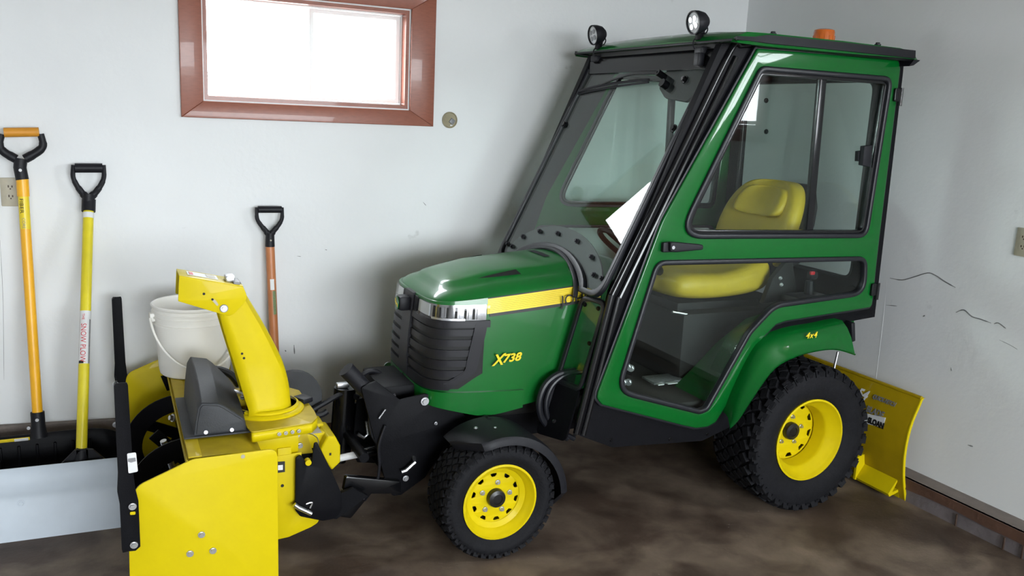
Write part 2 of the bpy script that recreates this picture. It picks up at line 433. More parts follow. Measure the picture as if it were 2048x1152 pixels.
# cracks and scuffs
def crack(pts, F, r=.0022, nm='scuff_mark', parent=None, m='scuff'):
    bm = BM(); tube(bm, [F(u, v, 0) for u, v in pts], [r*.5]+[r]*(len(pts))+[r*.4], seg=6, n=4); ob(nm, bm, m, parent)
FR = FWx(XW)
crack([(2.8490, 0.9760), (2.7807, 0.9795), (2.7181, 1.0057), (2.6503, 1.0371), (2.6105, 1.0352), (2.5557, 1.0160), (2.5001, 0.9998)], FR, .0026, parent=wr)
crack([(2.4796, 0.8913), (2.4434, 0.9108), (2.4013, 0.8914), (2.3629, 0.8893), (2.3108, 0.8841)], FR, .0026, parent=wr)
crack([(2.2968, 0.8831), (2.2779, 0.8920), (2.2417, 0.8770)], FR, .0022, parent=wr)
crack([(2.2616, 0.8223), (2.2131, 0.8133), (2.1785, 0.8032)], FR, .0009, parent=wr)
crack([(2.8511, 0.8436), (2.7886, 0.8525)], FR, .0018, parent=wr)
crack([(2.6413, 0.8356), (2.6317, 0.8425)], FR, .003, parent=wr)
crack([(2.3270, 0.3296), (2.3031, 0.3317)], FR, .003, parent=wr)
crack([(2.4636, 0.6435), (2.4587, 0.6288)], FR, .002, parent=wr)
FB = FWy(YW)
crack([(1.4825, 1.2112), (1.4988, 1.1937)], FB, .0014, parent=wb)
crack([(0.8446, 0.5246), (0.8468, 0.4795)], FB, .003, parent=wb)
crack([(0.8018, 0.5031), (0.8065, 0.4953)], FB, .003, parent=wb)
crack([(0.8604, 0.9576), (0.8791, 0.9547)], FB, .0012, parent=wb)
crack([(0.9931, 0.9852), (1.0028, 0.9825)], FB, .0018, parent=wb)
crack([(-0.3437, 1.0596), (-0.3484, 0.8087), (-0.3657, 0.4646)], FB, .0007, parent=wb)
crack([(2.8645, 0.9633), (2.8558, 0.7436), (2.8519, 0.4753), (2.8506, 0.3913)], FR, .0009, 'panel_seam', wr, 'wall')

# window in the back wall: casing, jambs, vinyl frame, sliding sash, panes
def window(n, F, o, cas, inner, horizontal=True):
    u0, u1, v0, v1 = inner; c0, c1, c2, c3 = cas
    wn = plate('window_%d' % n, [rect(u0+.0, u1-.0, v0, v1), rect(u0+.016, u1-.016, v0+.016, v1-.016)], F(-.06), .12, 'trim', **ST)   # jambs
    # casing as four mitred boards
    O = rect(u0-c0, u1+c1, v0-c2, v1+c3); I = rect(u0-.006, u1+.006, v0-.006, v1+.006)
    for k in range(4):
        j = (k+1) % 4
        plate('casing_board', [[O[k], O[j], I[j], I[k]]], F(.009), .018, 'trim', wn, bev=.003)
    for e, wd in ((.012, .010), (.030, .007)):
        plate('inner_bead', [off(I, -e*.2+.002), off(I, -wd-.004)], F(.004-e), .008, 'trim', wn, bev=.002)
    fu0, fu1, fv0, fv1 = u0+.014, u1-.014, v0+.014, v1-.014
    plate('vinyl_frame', [rect(fu0, fu1, fv0, fv1), rect(fu0+.008, fu1-.008, fv0+.008, fv1-.008)], F(-.08), .04, 'screen', wn, bev=.002)
    mid = (fu0+fu1)/2+.005
    plate('sliding_sash', [rect(mid, fu1-.010, fv0+.01, fv1-.01), rect(mid+.022, fu1-.032, fv0+.030, fv1-.030)], F(-.075), .022, 'screen', wn, bev=.003)
    plate('pane', [rect(fu0+.012, mid+.01, fv0+.01, fv1-.01)], F(-.095), .003, 'pane', wn)
    plate('pane', [rect(mid+.02, fu1-.03, fv0+.03, fv1-.03)], F(-.075), .003, 'pane', wn)
window(1, lambda d: FWy(YW-d), 0, (.098, .128, .078, .08), WIN1)
window(2, lambda d: FWx(XW-d), 0, (.09, .09, .075, .08), WIN2)

# outlets
def outlet(name, F, u, v, label, hidden=False):
    o = plate(name, [rp(rect(u-.035, u+.035, v-.058, v+.058), .004, 2)], F(.003), .006, 'plate', bev=.0015, label=label, category='outlet')
    for dv in (.0195, -.0195):
        f = plate('receptacle', [rp([(u-.0165, v+dv-.013), (u+.0165, v+dv-.013), (u+.0165, v+dv+.013), (u-.0165, v+dv+.013)], .011, 4)], F(.0065), .003, 'plate', o)
        for du, s, hh in ((-.0065, .0022, .0085), (.0065, .0022, .0072)):
            plate('slot', [rect(u+du-s, u+du+s, v+dv-.001, v+dv+hh)], F(.0084), .001, 'brownslot', f)
        plate('slot', [circ(u, v+dv-.0065, .0030, 8)], F(.0084), .001, 'brownslot', f)
    return o
outlet('wall_outlet', lambda d: FWy(YW-d), -.294, 1.256, 'tan duplex outlet on the wall partly behind the tallest shovel handle')
outlet('wall_outlet', lambda d: FWx(XW-d), [(2.2558, 1.2457)][0][0]-.033, 1.243, 'tan duplex outlet on the right wall at the edge of view')
# round capped hole in the wall right of the window
hc = [(1.6102, 1.6165)][0]
bm = BM(); lathe(bm, [(.040, .001), (.040, .005), (.036, .006), (.034, .0025), (.020, .0015), (.0, .0015)], (hc[0], YW-.001, hc[1]), (0, -1, 0), 28)
ph = ob('pipe_opening', bm, 'pipe', label='round dusty pipe opening in the wall just right of the window', category='pipe')
# recess for the pipe is cut by the ring itself: dark lump and bright chip inside
bm = BM(); box(bm, (hc[0]+.012, YW-.006, hc[1]-.006), (.026, .008, .026), Euler((0, .6, 0)), bev=.004); ob('dark_lump', bm, 'labelgrey', ph)
bm = BM(); box(bm, (hc[0]+.006, YW-.008, hc[1]-.026), (.014, .006, .006), bev=.002); ob('bright_chip', bm, 'label', ph)

# ================================================================ tractor (local x = backwards, -y = towards the camera side)
TR = empty('garden_tractor', (1.32844, 3.2480, 0), -.01918, label='green and yellow compact tractor with a black-framed green glass cab', category='tractor')

# ---- hood body surface
PLAN = [(0, -.190, 0), (.1, -.190, .09), (.2, -.186, .17), (.28, -.172, .225), (.36, -.135, .262), (.45, -.065, .283), (.55, .02, .295), (.70, .15, .305), (.85, .33, .312), (1., .53, .316)]
def plan(s):
    sg = 1 if s >= 0 else -1; s = abs(s)
    for (a, x0, n0), (b, x1, n1) in zip(PLAN, PLAN[1:]):
        if s <= b+1e-9:
            t = (s-a)/(b-a); i = [p[0] for p in PLAN].index(a)
            pm = PLAN[max(i-1, 0)] if i > 0 else (-.1, PLAN[1][1], -PLAN[1][2])
            pn = PLAN[min(i+2, len(PLAN)-1)]
            def cr(p0, p1, p2, p3): return .5*(2*p1+(-p0+p2)*t+(2*p0-5*p1+4*p2-p3)*t*t+(-p0+3*p1-3*p2+p3)*t**3)
            return cr(pm[1], x0, x1, pn[1]), sg*cr(pm[2], n0, n1, pn[2])
    return PLAN[-1][1], sg*PLAN[-1][2]
def crease(x): return .938+(x+.19)*.092
def body(s, z, o=0.):
    x, n = plan(s)
    zr = (z-.62)/.34
    k = 1.0-.10*max(0, zr-.55)**2*2 if zr > .55 else 1-.06*max(0, -zr)
    nose = max(0, 1-(x+.19)/.30)
    x2 = x+nose*.035*max(0, zr-.3)
    e = 1e-3; xa, na = plan(min(1, abs(s)+e)*(1 if s >= 0 else -1)); xb, nb = plan(max(0.0001, abs(s)-e)*(1 if s >= 0 else -1))
    tx, tn = xa-xb, na-nb
    L = math.hypot(tx, tn) or 1
    if s >= 0: ox, on = -tn/L, tx/L
    else: ox, on = tn/L, -tx/L
    if abs(s) < .02: ox, on = -1, 0
    if on*(1 if s > 0 else -1) < 0: ox, on = -ox, -on
    if ox > .2: ox, on = -ox, -on
    return Vector((x2+ox*o, -(n*k+on*o), z))
def patch(name, s0, s1, zf0, zf1, o, th, m, parent, ns=24, nz=4, side=1, **props):
    """curved panel on the hood side between s0..s1; zf give the z limits as functions of s; o = offset, th = thickness"""
    bm = BM(); G = []
    for layer in (o, o-th):
        g = []
        for i in range(ns+1):
            s = s0+(s1-s0)*i/ns
            za, zb = zf0(s), zf1(s)
            g.append([bm.verts.new(body(s*side, za+(zb-za)*j/nz, layer)) for j in range(nz+1)])
        G.append(g)
    for g in G:
        for i in range(ns):
            for j in range(nz): bm.faces.new((g[i][j], g[i+1][j], g[i+1][j+1], g[i][j+1]))
    a, b = G
    for i in range(ns):
        bm.faces.new((a[i][0], a[i+1][0], b[i+1][0], b[i][0])); bm.faces.new((a[i][nz], a[i+1][nz], b[i+1][nz], b[i][nz]))
    for j in range(nz):
        bm.faces.new((a[0][j], a[0][j+1], b[0][j+1], b[0][j])); bm.faces.new((a[ns][j], a[ns][j+1], b[ns][j+1], b[ns][j]))
    return ob(name, bm, m, parent, **props)
NS = 80
ss = [-1+2*i/NS for i in range(NS+1)]
# sides and crowned top as one shell
def bottom(s):
    x, n = plan(s)
    return .545-.050*max(0, min(1, (x+.19)/.20))+.175*max(0, x-.08)
bm = BM(); rows = []
LV = [0, .12, .25, .4, .6, .8, .93, 1.]
for t in LV:
    r = []
    for s in ss:
        x, n = plan(s); z = bottom(s)+(crease(x)-bottom(s))*t
        r.append(bm.verts.new(body(s, z, 0)))
    rows.append(r)
TOPS = [(.03, .012, .02), (.10, .030, .07), (.22, .044, .16), (.34, .054, .25), (.40, .070, .30), (.50, .078, .38), (.75, .086, .62), (1., .088, 1.)]
XR = .53
for a, dz, b in TOPS:
    r = []
    for s in ss:
        x, n = plan(s); p = body(s, crease(x), 0)
        nx = max(0, 1-(x+.19)/.16)
        # move inwards: sideways by a, nose backwards a little
        xx = p.x+(a*.15*(.0+nx)); nn = p.y*(1-a)
        z = crease(xx)+dz*(.55+.45*min(1, max(0, (xx+.19)/.28)))
        r.append(bm.verts.new((min(xx, XR), nn, z)))
    rows.append(r)
for A, B in zip(rows, rows[1:]):
    for i in range(NS):
        try: bm.faces.new((A[i], A[i+1], B[i+1], B[i]))
        except ValueError: pass
bmesh.ops.remove_doubles(bm, verts=bm.verts, dist=1e-4)
hood = ob('hood', bm, 'greenplastic', TR, angle=28)
# lip above the headlights
patch('hood_lip', 0, .56, lambda s: .930+.012*s, lambda s: crease(plan(s)[0])+.004, .009, .01, 'greenplastic', hood, side=1)
patch('hood_lip', 0, .56, lambda s: .930+.012*s, lambda s: crease(plan(s)[0])+.004, .009, .01, 'greenplastic', hood, side=-1)
# lower green bumper band
patch('bumper', -.74, .74, lambda s: bottom(s)-.004, lambda s: .600-.02*abs(s), .016, .02, 'greenplastic', hood, ns=50)
bm = BM()
x0, n0 = plan(.0)
tube(bm, [body(.0, z, .0175) for z in (.545, .57, .598)], .0012, seg=6); ob('bumper_seam', bm, 'deep', hood)
# vents in the hood top
def topat(x, n):
    t = abs(n)/.30; a = 1-t
    dz = 0; 
    for (a0, d0, _), (a1, d1, _) in zip([(0, 0, 0)]+TOPS, TOPS):
        if a <= a1: dz = d0+(d1-d0)*(a-a0)/(a1-a0); break
    return crease(x)+dz*(.55+.45*min(1, max(0, (x+.19)/.28)))
bm = BM()
A = [(.03, .188, .0), (.10, .186, .0), (.20, .178, 0), (.215, .200, 0), (.10, .196, 0)]
bm.faces.new([bm.verts.new((x, -n, topat(x, n)+.0035)) for x, n, _ in A])
ob('hood_vent', bm, 'deep', hood, smooth=False)
bm = BM(); bm.faces.new([bm.verts.new((x, n, topat(x, n)+.0035)) for x, n, _ in A]); ob('hood_vent', bm, 'deep', hood, smooth=False)
bm = BM()
for i in range(8):
    n = -.08+.02*i
    q = [bm.verts.new((x, -nn, topat(x, nn)+.002)) for x, nn in ((.375, n), (.405, n), (.405, n+.02), (.375, n+.02))]; bm.faces.new(q)
bmesh.ops.remove_doubles(bm, verts=bm.verts, dist=1e-5)
ob('hood_latch_strip', bm, 'blackplastic', hood, smooth=False)

# grille: backing, border, centre post, horizontal bars on both halves
GT, GB = .872, .615
def gend(z): return .56-.05*(1-(z-GB)/(GT-GB))-.13*max(0, 1-(z-GB)/.07)**2
grl = patch('grille', -.55, .55, lambda s: GB-.012+max(0, abs(s)-.44)*.55, lambda s: GT, .006, .012, 'deep', TR, ns=50)
for sd in (1, -1):
    patch('grille_border', 0, .575, lambda s: GT-.022, lambda s: GT+.004, .017, .014, 'grille', grl, side=sd)
    patch('grille_border', 0, .50, lambda s: GB-.014+max(0, s-.40)*.8, lambda s: GB+.026+max(0, s-.40)*.6, .017, .014, 'grille', grl, side=sd)
    # outer upright of the border, leaning
    bm = BM(); secs = []
    for i in range(13):
        z = GB+.012+(GT-GB-.012)*i/12; e = gend(z)
        pts = [body(sd*e, z, .018), body(sd*(e-.055), z, .018), body(sd*(e-.055), z, .002), body(sd*e, z, .0)]
        secs.append(pts)
    loft(bm, secs); ob('grille_border', bm, 'grille', grl)
    for k in range(5):
        zc = GB+.052+k*.0405
        e = gend(zc)-.05
        for s0_, s1_, nm in ((.05, e, 'grille_bar'),):
            patch(nm, s0_, s1_, lambda s: zc-.013, lambda s: zc+.013, .015-.001*k, .012, 'grille', grl, ns=20, nz=1, side=sd)
patch('grille_post', -.055, .055, lambda s: GB-.01, lambda s: GT+.07, .020, .016, 'grille', grl, ns=6)
# headlights
for sd in (1, -1):
    hl = patch('headlight', .085, .555, lambda s: .870, lambda s: .938, .004, .008, 'mirror', TR, side=sd, ns=28)
    patch('housing_edge', .065, .10, lambda s: .868, lambda s: .934, .014, .012, 'blackplastic', hl, side=sd, ns=3)
    patch('reflector', .11, .24, lambda s: .882, lambda s: .928, .008, .004, 'lens', hl, side=sd, ns=6)
    for k in range(12):
        s = .27+k*.022
        patch('reflector_rib', s, s+.012, lambda q: .880, lambda q: .926-.002*(k % 3), .007+.002*(k % 2), .003, 'mirror' if k % 2 else 'deep', hl, side=sd, ns=1)
    patch('bulb_hood', .27, .45, lambda s: .874, lambda s: .884, .012, .010, 'chrome', hl, side=sd, ns=8, nz=1)
    patch('lamp_cover', .09, .57, lambda s: .870, lambda s: .934, .017, .002, 'clear', hl, side=sd, ns=28)
    patch('lamp_rim', .07, .575, lambda s: .864, lambda s: .871, .018, .014, 'grille', hl, side=sd, ns=28, nz=1)
# emblem on the nose
bm = BM(); box(bm, (-.212, 0, .893), (.05, .058, .060), bev=.012); em = ob('nose_emblem', bm, 'blackplastic', TR)
ev = circ(0, .893, .024, 20)
plate('badge', [[(u*.95, .893+(v-.893)*1.15) for u, v in ev]], FX(-.2385), .003, 'green', em)
stag = [(-.014, .889), (-.006, .893), (.004, .895), (.010, .903), (.013, .912), (.010, .905), (.017, .906), (.012, .899), (.018, .897), (.010, .893), (.006, .884), (.003, .889), (-.006, .886), (-.012, .878)]
plate('badge_figure', [[(-u, v) for u, v in stag]], FX(-.2405), .002, 'tape', em)

# yellow stripe with its dark underline and the maker's lettering
def stz(x): return .926+(x-.0)*.093
def sfx(x):  # s for a given x on the near side
    lo, hi = .4, 1.
    for _ in range(30):
        mid = (lo+hi)/2
        if plan(mid)[0] < x: lo = mid
        else: hi = mid
    return lo
for sd in (1, -1):
    st = patch('side_stripe', .56, .995, lambda s: stz(plan(s)[0])-.030-.0*s, lambda s: stz(plan(s)[0])+.028, .0035, .003, 'tape', TR, side=sd, ns=20, nz=1)
    patch('stripe_underline', .575, .995, lambda s: stz(plan(s)[0])-.042, lambda s: stz(plan(s)[0])-.030, .0035, .003, 'printblack', st, side=sd, ns=20, nz=1)
    patch('stripe_topline', .56, .995, lambda s: stz(plan(s)[0])+.028, lambda s: stz(plan(s)[0])+.032, .0032, .003, 'printblack', st, side=sd, ns=20, nz=1)
    for k in range(7):
        patch('pinstripe', .565, .93, lambda s: stz(plan(s)[0])-.022+k*.007, lambda s: stz(plan(s)[0])-.0212+k*.007, .0042, .001, 'yellowold', st, side=sd, ns=14, nz=1)
FS = FY(.3185)
def tilt(F, u0, v0, a): return rotF(F, u0, v0, a)
text('stripe_lettering', 'JOHN', .060, tilt(FY(.3205), .340, .921, .095), 'printblack', st, xs=.95)
a = [(0.0535, 0.6933), (0.1929, 0.7085)]
text('model_lettering', 'X', .062, tilt(FY(.3155), a[0][0], a[0][1]+.002, .06), 'tape', hood, shear=.35, bold=.0012, th=.003)
text('model_lettering', '738', .045, tilt(FY(.3165), a[0][0]+.042, a[0][1]+.012, .06), 'tape', hood, shear=.3, bold=.0014, th=.003, xs=1.15)

# ---- chassis under the hood and cab
bm = BM(); box(bm, (.45, 0, .40), (1.5, .26, .18), bev=.01); ch = ob('chassis', bm, 'black', TR)
bm = BM(); box(bm, (.15, 0, .56), (.55, .40, .16), bev=.02); box(bm, (.16, .0, .47), (.36, .34, .1), bev=.02); ob('engine_block', bm, 'deep', ch)
bm = BM(); cyl(bm, (.02, -.36, .23), (.02, .36, .23), .035, 14); box(bm, (.02, 0, .27), (.12, .5, .09), bev=.02); ob('front_axle', bm, 'black', ch)
bm = BM(); cyl(bm, (1.456, -.40, .33), (1.456, .40, .33), .06, 16); box(bm, (1.42, 0, .36), (.34, .34, .26), bev=.03); ob('rear_axle', bm, 'black', ch)

# ---- wheels
def wheel(name, cx, nc, z, R, W, rr, wd, wc, side, rows, around, lug, cap, holes, nuts, nutr):
    """nc tyre centre from the centreline, rr rim radius, wd disc inset from the outer flange, wc radius of the flat disc"""
    d = (0, -side, 0); Y = lambda n: -side*n
    c = (cx, Y(nc), z)
    bm = BM(); h = W/2
    prof = [(rr-.012, h*.70), (rr+.010, h*.86), (rr+.022, h*.90), (rr+(R-rr)*.40, h*1.0), (rr+(R-rr)*.62, h*.985), (R*.955-.004, h*.90), (R-lug*.75, h*.74), (R-lug*.55, h*.3), (R-lug*.5, 0)]
    prof = prof+[(r, -q) for r, q in prof[-2::-1]]
    lathe(bm, prof, c, d, 56)
    wh = ob(name, bm, 'rubber', TR, angle=50)
    # tread blocks
    bm = BM()
    for k in range(rows):
        f = (k/(rows-1)-.5)*2
        for i in range(around):
            a = 2*PI*(i+.5*(k % 2)+random.uniform(-.05, .05))/around
            edge = abs(f) > .9
            bw = W/rows*(.78 if not edge else .80); bl = 2*PI*R/around*(.66 if not edge else .56)
            off_ = f*h*(.80 if not edge else .86)
            bh = lug*1.1 if not edge else lug*1.35
            rc = R-bh/2-(0 if not edge else lug*.35)
            rot = Matrix.Rotation(-a, 3, 'Y') @ Matrix.Rotation((.5 if k % 2 else -.5)+random.uniform(-.1, .1), 3, 'Z')
            if edge: rot = Matrix.Rotation(-a, 3, 'Y') @ Matrix.Rotation(math.copysign(.42, f*side)*1., 3, 'X')
            box(bm, (cx+math.sin(-a)*rc, Y(nc+off_), z+math.cos(a)*rc), (bl, bw, bh), rot)
    # shoulder bars running down the sidewall
    for sd in (1, -1):
        for i in range(around):
            a = 2*PI*(i+.25)/around
            rc = R*.925
            rot = Matrix.Rotation(-a, 3, 'Y') @ Matrix.Rotation(-.32*side*sd, 3, 'X')
            box(bm, (cx+math.sin(-a)*rc, Y(nc+sd*h*.93), z+math.cos(a)*rc), (2*PI*R/around*.30, .008, R*.10), rot)
    ob('tread', bm, 'rubber', wh, smooth=False, kind='stuff')
    # rim shell
    no = h*.84                              # outer flange distance from tyre centre
    bm = BM()
    nd = no-wd
    prof = [(rr+.002, no-.008), (rr+.004, no+.004), (rr-.004, no+.006), (rr-.010, no-.004), (rr-.016, no-.016), (rr-.020, no-.020), (rr-.026, no-.034)]
    if wd > .07: prof += [(rr-.040, no-.044), (rr-.045, no-.06), (rr-.050, nd+.012), (wc+.004, nd+.002)]
    else: prof += [(rr-.034, no-.038), (rr-.046, nd+.006), (wc+.006, nd), ]
    prof += [(wc, nd-.006), (wc+.002, nd-.03), (rr-.02, -no+.03), (rr-.004, -no), (rr-.014, -no-.002)]
    lathe(bm, prof, c, d, 56)
    rim = ob('rim', bm, 'yellow', wh, angle=40)
    F = (lambda u, v, w_: Vector((cx+u, Y(nc+nd+w_), z+v)))
    hl = []
    for k in range(holes):
        a = 2*PI*(k+.5)/holes+.1; r0, r1 = wc*.80, wc*.93
        hh = [(r0, -.085), (r1, -.16), (r1+.002, .16), (r0, .085)]
        hl.append(rp([(r*math.cos(a+q), r*math.sin(a+q)) for r, q in hh], .004, 2))
    plate('wheel_disc', [circ(0, 0, wc+.003, 48), circ(0, 0, cap*.8, 24)]+hl, F, .006, 'yellow', wh, bev=.0015)
    bm = BM(); lathe(bm, [(wc-.004, nd-.03), (0, nd-.03)], c, d, 24); ob('dark_hub_interior', bm, 'deep', wh)
    bm = BM(); lathe(bm, [(cap, nd), (cap, nd+.018), (cap*.93, nd+.026), (cap*.55, nd+.030), (cap*.50, nd+.026), (0, nd+.027)], c, d, 28); ob('hub_cap', bm, 'hubblack', wh)
    for k in range(nuts):
        a = 2*PI*k/nuts+1.45
        bm = BM(); p = Vector((cx+nutr*math.cos(a), Y(nc+nd+.002), z+nutr*math.sin(a))); bolt(bm, p, d, .0075, .014); ob('lug_nut', bm, 'chrome', wh)
    # valve
    return wh
for sd in (1, -1):
    wheel('front_wheel', .012, .448, .230, .230, .205, .146, .050, .104, sd, 7, 40, .012, .036, 10, 5, .060)
    wheel('rear_wheel', 1.456, .478, .326, .331, .29, .182, .128, .138, sd, 7, 34, .024, .040, 10, 5, .064)

# front wheel mudguards: curved black shell over the rear half of the tyre
for sd in (1, -1):
    bm = BM(); rows = []
    N = 26
    for i in range(N+1):
        a = math.radians(128-(128+28)*i/N)        # angle from +x (backwards), over the top
        R = .262+.02*(i/N)
        taper = min(1, .35+i/5.) if i < 5 else (1-.0*(i-N))
        w0, w1 = .335, .335+(.225*taper if i < N-5 else .225*(1-.12*(i-N+5)))
        prof = [(w0, R), (w0+(w1-w0)*.8, R+.002), (w1-.008, R-.003), (w1, R-.014), (w1+.002, R-.034), (w1-.004, R-.034), (w1-.012, R-.010), (w0, R-.006)]
        rows.append([(.012+r*math.cos(a), -sd*n, .230+r*math.sin(a)) for n, r in prof])
    loft(bm, rows)
    g = ob('front_mudguard', bm, 'blackplastic', TR)
    bolts('guard_bolt', [(.012, -sd*.46, .230+.265), (-.05, -sd*.42, .230+.258)], (0, 0, 1), .006, .006, 'chrome', g)
    bm = BM(); tube(bm, [(.012, -sd*.20, .35), (.03, -sd*.30, .47), (.03, -sd*.36, .488)], .014, seg=8); ob('guard_bracket', bm, 'black', g)

# ---- rear mudguards (green flare with 4x4 lettering)
lipo = [(0.9853, 0.4480), (1.0268, 0.4843), (1.1014, 0.5884), (1.1857, 0.6838), (1.2996, 0.7285), (1.4288, 0.7448), (1.5252, 0.7399), (1.6280, 0.7100)]
lipi = [(1.0253, 0.4805), (1.0558, 0.5709), (1.1307, 0.7219), (1.1917, 0.7797), (1.3270, 0.8139), (1.4641, 0.8249), (1.5535, 0.8349), (1.6079, 0.8383)]
for sd in (1, -1):
    bm = BM(); secs = []
    for (xo, zo), (xi, zi) in zip(smoothpath([(a, b, 0) for a, b in lipo], 4) and [(p.x, p.y) for p in smoothpath([(a, b, 0) for a, b in lipo], 4)], [(p.x, p.y) for p in smoothpath([(a, b, 0) for a, b in lipi], 4)]):
        mx, mz = (xo+xi)/2, (zo+zi)/2
        secs.append([(xi, -sd*.36, zi+.004), (xi, -sd*.555, zi+.004), (xi*.8+xo*.2, -sd*.585, zi*.8+zo*.2+.004), (mx, -sd*.608, mz+.004), (xo, -sd*.628, zo+.003), (xo, -sd*.636, zo), (xo, -sd*.630, zo-.006),
                     (mx, -sd*.600, mz-.006), (xi*.8+xo*.2, -sd*.575, zi*.8+zo*.2-.006), (xi, -sd*.545, zi-.006), (xi, -sd*.36, zi-.006)])
    loft(bm, secs); fd = ob('rear_mudguard', bm, 'green', TR, angle=50)
    a = [(1.3562, 0.7922)][0]
    F0 = FY(.609) if sd == 1 else FYf(.609)
    text('mudguard_lettering', '4x4', .036, rotF(F0, a[0], a[1], .02), 'tape', fd, shear=.25, bold=.0003, th=.004, spacing=1.15)
tq = [(1.6863, 0.7839)][0]
bm = BM(); box(bm, (tq[0], -.53, tq[1]), (.022, .05, .09), Euler((0, -.2, 0)), bev=.006); ob('tail_reflector', bm, 'blackplastic', TR)

# ---- cab: side frames
door = [(1.0156, 1.9498), (1.7677, 1.9547), (1.7831, 1.9188), (1.7898, 1.1917), (1.7983, 0.9001), (1.7885, 0.8868), (1.3094, 0.8529), (1.2566, 0.8408), (1.1892, 0.7820), (1.1451, 0.7112), (1.0603, 0.5434), (0.9895, 0.4363), (0.9500, 0.4209), (0.8915, 0.4210), (0.8294, 0.4390), (0.4295, 0.5705), (0.4051, 0.5974), (0.4076, 0.6235), (0.6403, 1.2880)]
doorr = rp(door, [.012, .02, .01, 0, .01, .01, .02, .02, .02, 0, 0, .02, .02, .02, .02, .02, .02, 0, .3], 4)
win_u = rp([(1.0323, 1.8869), (1.7398, 1.8872), (1.7118, 1.2012), (0.7028, 1.2150)], [.05, .05, .06, .085], 8)
win_l = rp([(0.6228, 1.1349), (1.7255, 1.1214), (1.7466, 0.9458), (1.2381, 0.9134), (1.1242, 0.8105), (0.9372, 0.4915), (0.8926, 0.4832), (0.4789, 0.6137)], [.06, .06, .09, .12, .12, .05, .05, .09], 7)
frame_out = [(0.8624, 1.9566), (1.0032, 1.9819), (1.8246, 1.9903), (1.8297, 1.8994), (1.8520, 0.8337), (1.6840, 0.8203), (1.3552, 0.7843), (1.2489, 0.7163), (1.1793, 0.6265), (1.1001, 0.3993), (0.9483, 0.3498), (0.5052, 0.3762), (0.3408, 0.4484), (0.4548, 1.0114)]
for sd, F in ((1, FY), (-1, FYf)):
    fr = plate('cab_side_frame', [rp(frame_out, [.0, .02, .01, .0, .0, .02, .03, .03, .03, .03, .05, .03, .02, .02], 4), off(doorr, -.020)], F(.492), .035, 'black', TR, bev=.006)
    if sd == 1:
        for q in [(0.3564, 0.5587), (0.3306, 0.4533), (0.2347, 0.5172), (0.4966, 0.4085), (0.7815, 0.3782), (0.9714, 0.3775)]:
            bm = BM(); bolt(bm, (q[0], -.509, q[1]), (0, -1, 0), .006, .006); ob('frame_bolt', bm, 'blackgloss', fr)
    dr = plate('cab_door', [doorr, off(win_u, -.006), off(win_l, -.006)], F(.525), .022, 'green', TR, bev=.005, res=2)
    plate('door_edge_seal', [off(doorr, .010), off(doorr, -.004)], F(.517), .022, 'seal', dr, bev=.004)
    for lp, nm in ((win_u, 'window_seal'), (win_l, 'window_seal')):
        plate(nm, [lp, off(lp, -.021)], F(.533), .030, 'seal', dr, bev=.008, res=3)
        if lp is win_l:
            plate('lower_window_glass', [off(lp, -.016)], F(.530), .004, 'glass', dr)
    ug = off(win_u, -.020)
    plate('slider_channel', [ug, off(ug, -.014)], F(.524), .030, 'blackgloss', dr, bev=.002)
    sp = [(1.3603, 1.8905), (1.3815, 1.8918), (1.4024, 1.2179), (1.3804, 1.2182)]
    plate('slider_post', [[(sp[0][0]-.009, sp[0][1]), (sp[1][0]+.003, sp[1][1]), (sp[2][0]+.003, sp[2][1]-.0), (sp[3][0]-.009, sp[3][1])]], F(.520), .024, 'blackgloss', dr, bev=.003)
    # two sliding panes either side of the post
    mid0, mid1 = (sp[0][0]+sp[1][0])/2, (sp[2][0]+sp[3][0])/2
    def cut(poly, left):
        ztop, zbot = sp[0][1], sp[2][1]; out = []
        fx = lambda z: mid1+(mid0-mid1)*(z-zbot)/(ztop-zbot)
        n = len(poly)
        for i in range(n):
            p, q = poly[i], poly[(i+1) % n]
            ip = (p[0] < fx(p[1])) == left; iq = (q[0] < fx(q[1])) == left
            if ip: out.append(p)
            if ip != iq:
                dp, dq = p[0]-fx(p[1]), q[0]-fx(q[1]); t = dp/(dp-dq)
                out.append((p[0]+(q[0]-p[0])*t, p[1]+(q[1]-p[1])*t))
        return out
    gl = off(ug, -.006)
    plate('upper_window_glass', [cut(gl, True)], F(.526), .004, 'glass', dr)
    plate('upper_window_glass', [cut(gl, False)], F(.518), .004, 'glass', dr)
    lt = [(1.6234, 1.5943), (1.6684, 1.5997), (1.6757, 1.5069), (1.6254, 1.5145)]
    plate('window_latch', [lt], F(.532), .026, 'blackplastic', dr, bev=.004)
    lt = [(1.6159, 1.5717), (1.6525, 1.5768), (1.6578, 1.5282), (1.6201, 1.5296)]
    plate('latch_catch', [lt], F(.512), .02, 'blackplastic', dr, bev=.003)
    # door handle
    hb = [(0.6403, 1.2052), (0.6909, 1.2062), (0.7065, 1.1668), (0.6417, 1.1664)]
    hn = plate('door_handle', [rp(hb, .006, 3)], F(.545), .02, 'blackplastic', dr, bev=.004)
    hp = [(0.6605, 1.2098), (0.6930, 1.2073), (0.8165, 1.1950), (0.8186, 1.1752), (0.6922, 1.1684), (0.6643, 1.1711)]
    plate('handle_paddle', [rp(hp, .008, 3)], F(.560), .022, 'blackplastic', dr, bev=.006, res=3)
    hc_ = [(0.6740, 1.1879)][0]
    bm = BM(); p = F(.570)(hc_[0], hc_[1], 0); cyl(bm, p, p+Vector((0, -sd*.004, 0)), .007, 16); ob('handle_lock', bm, 'chrome', dr)
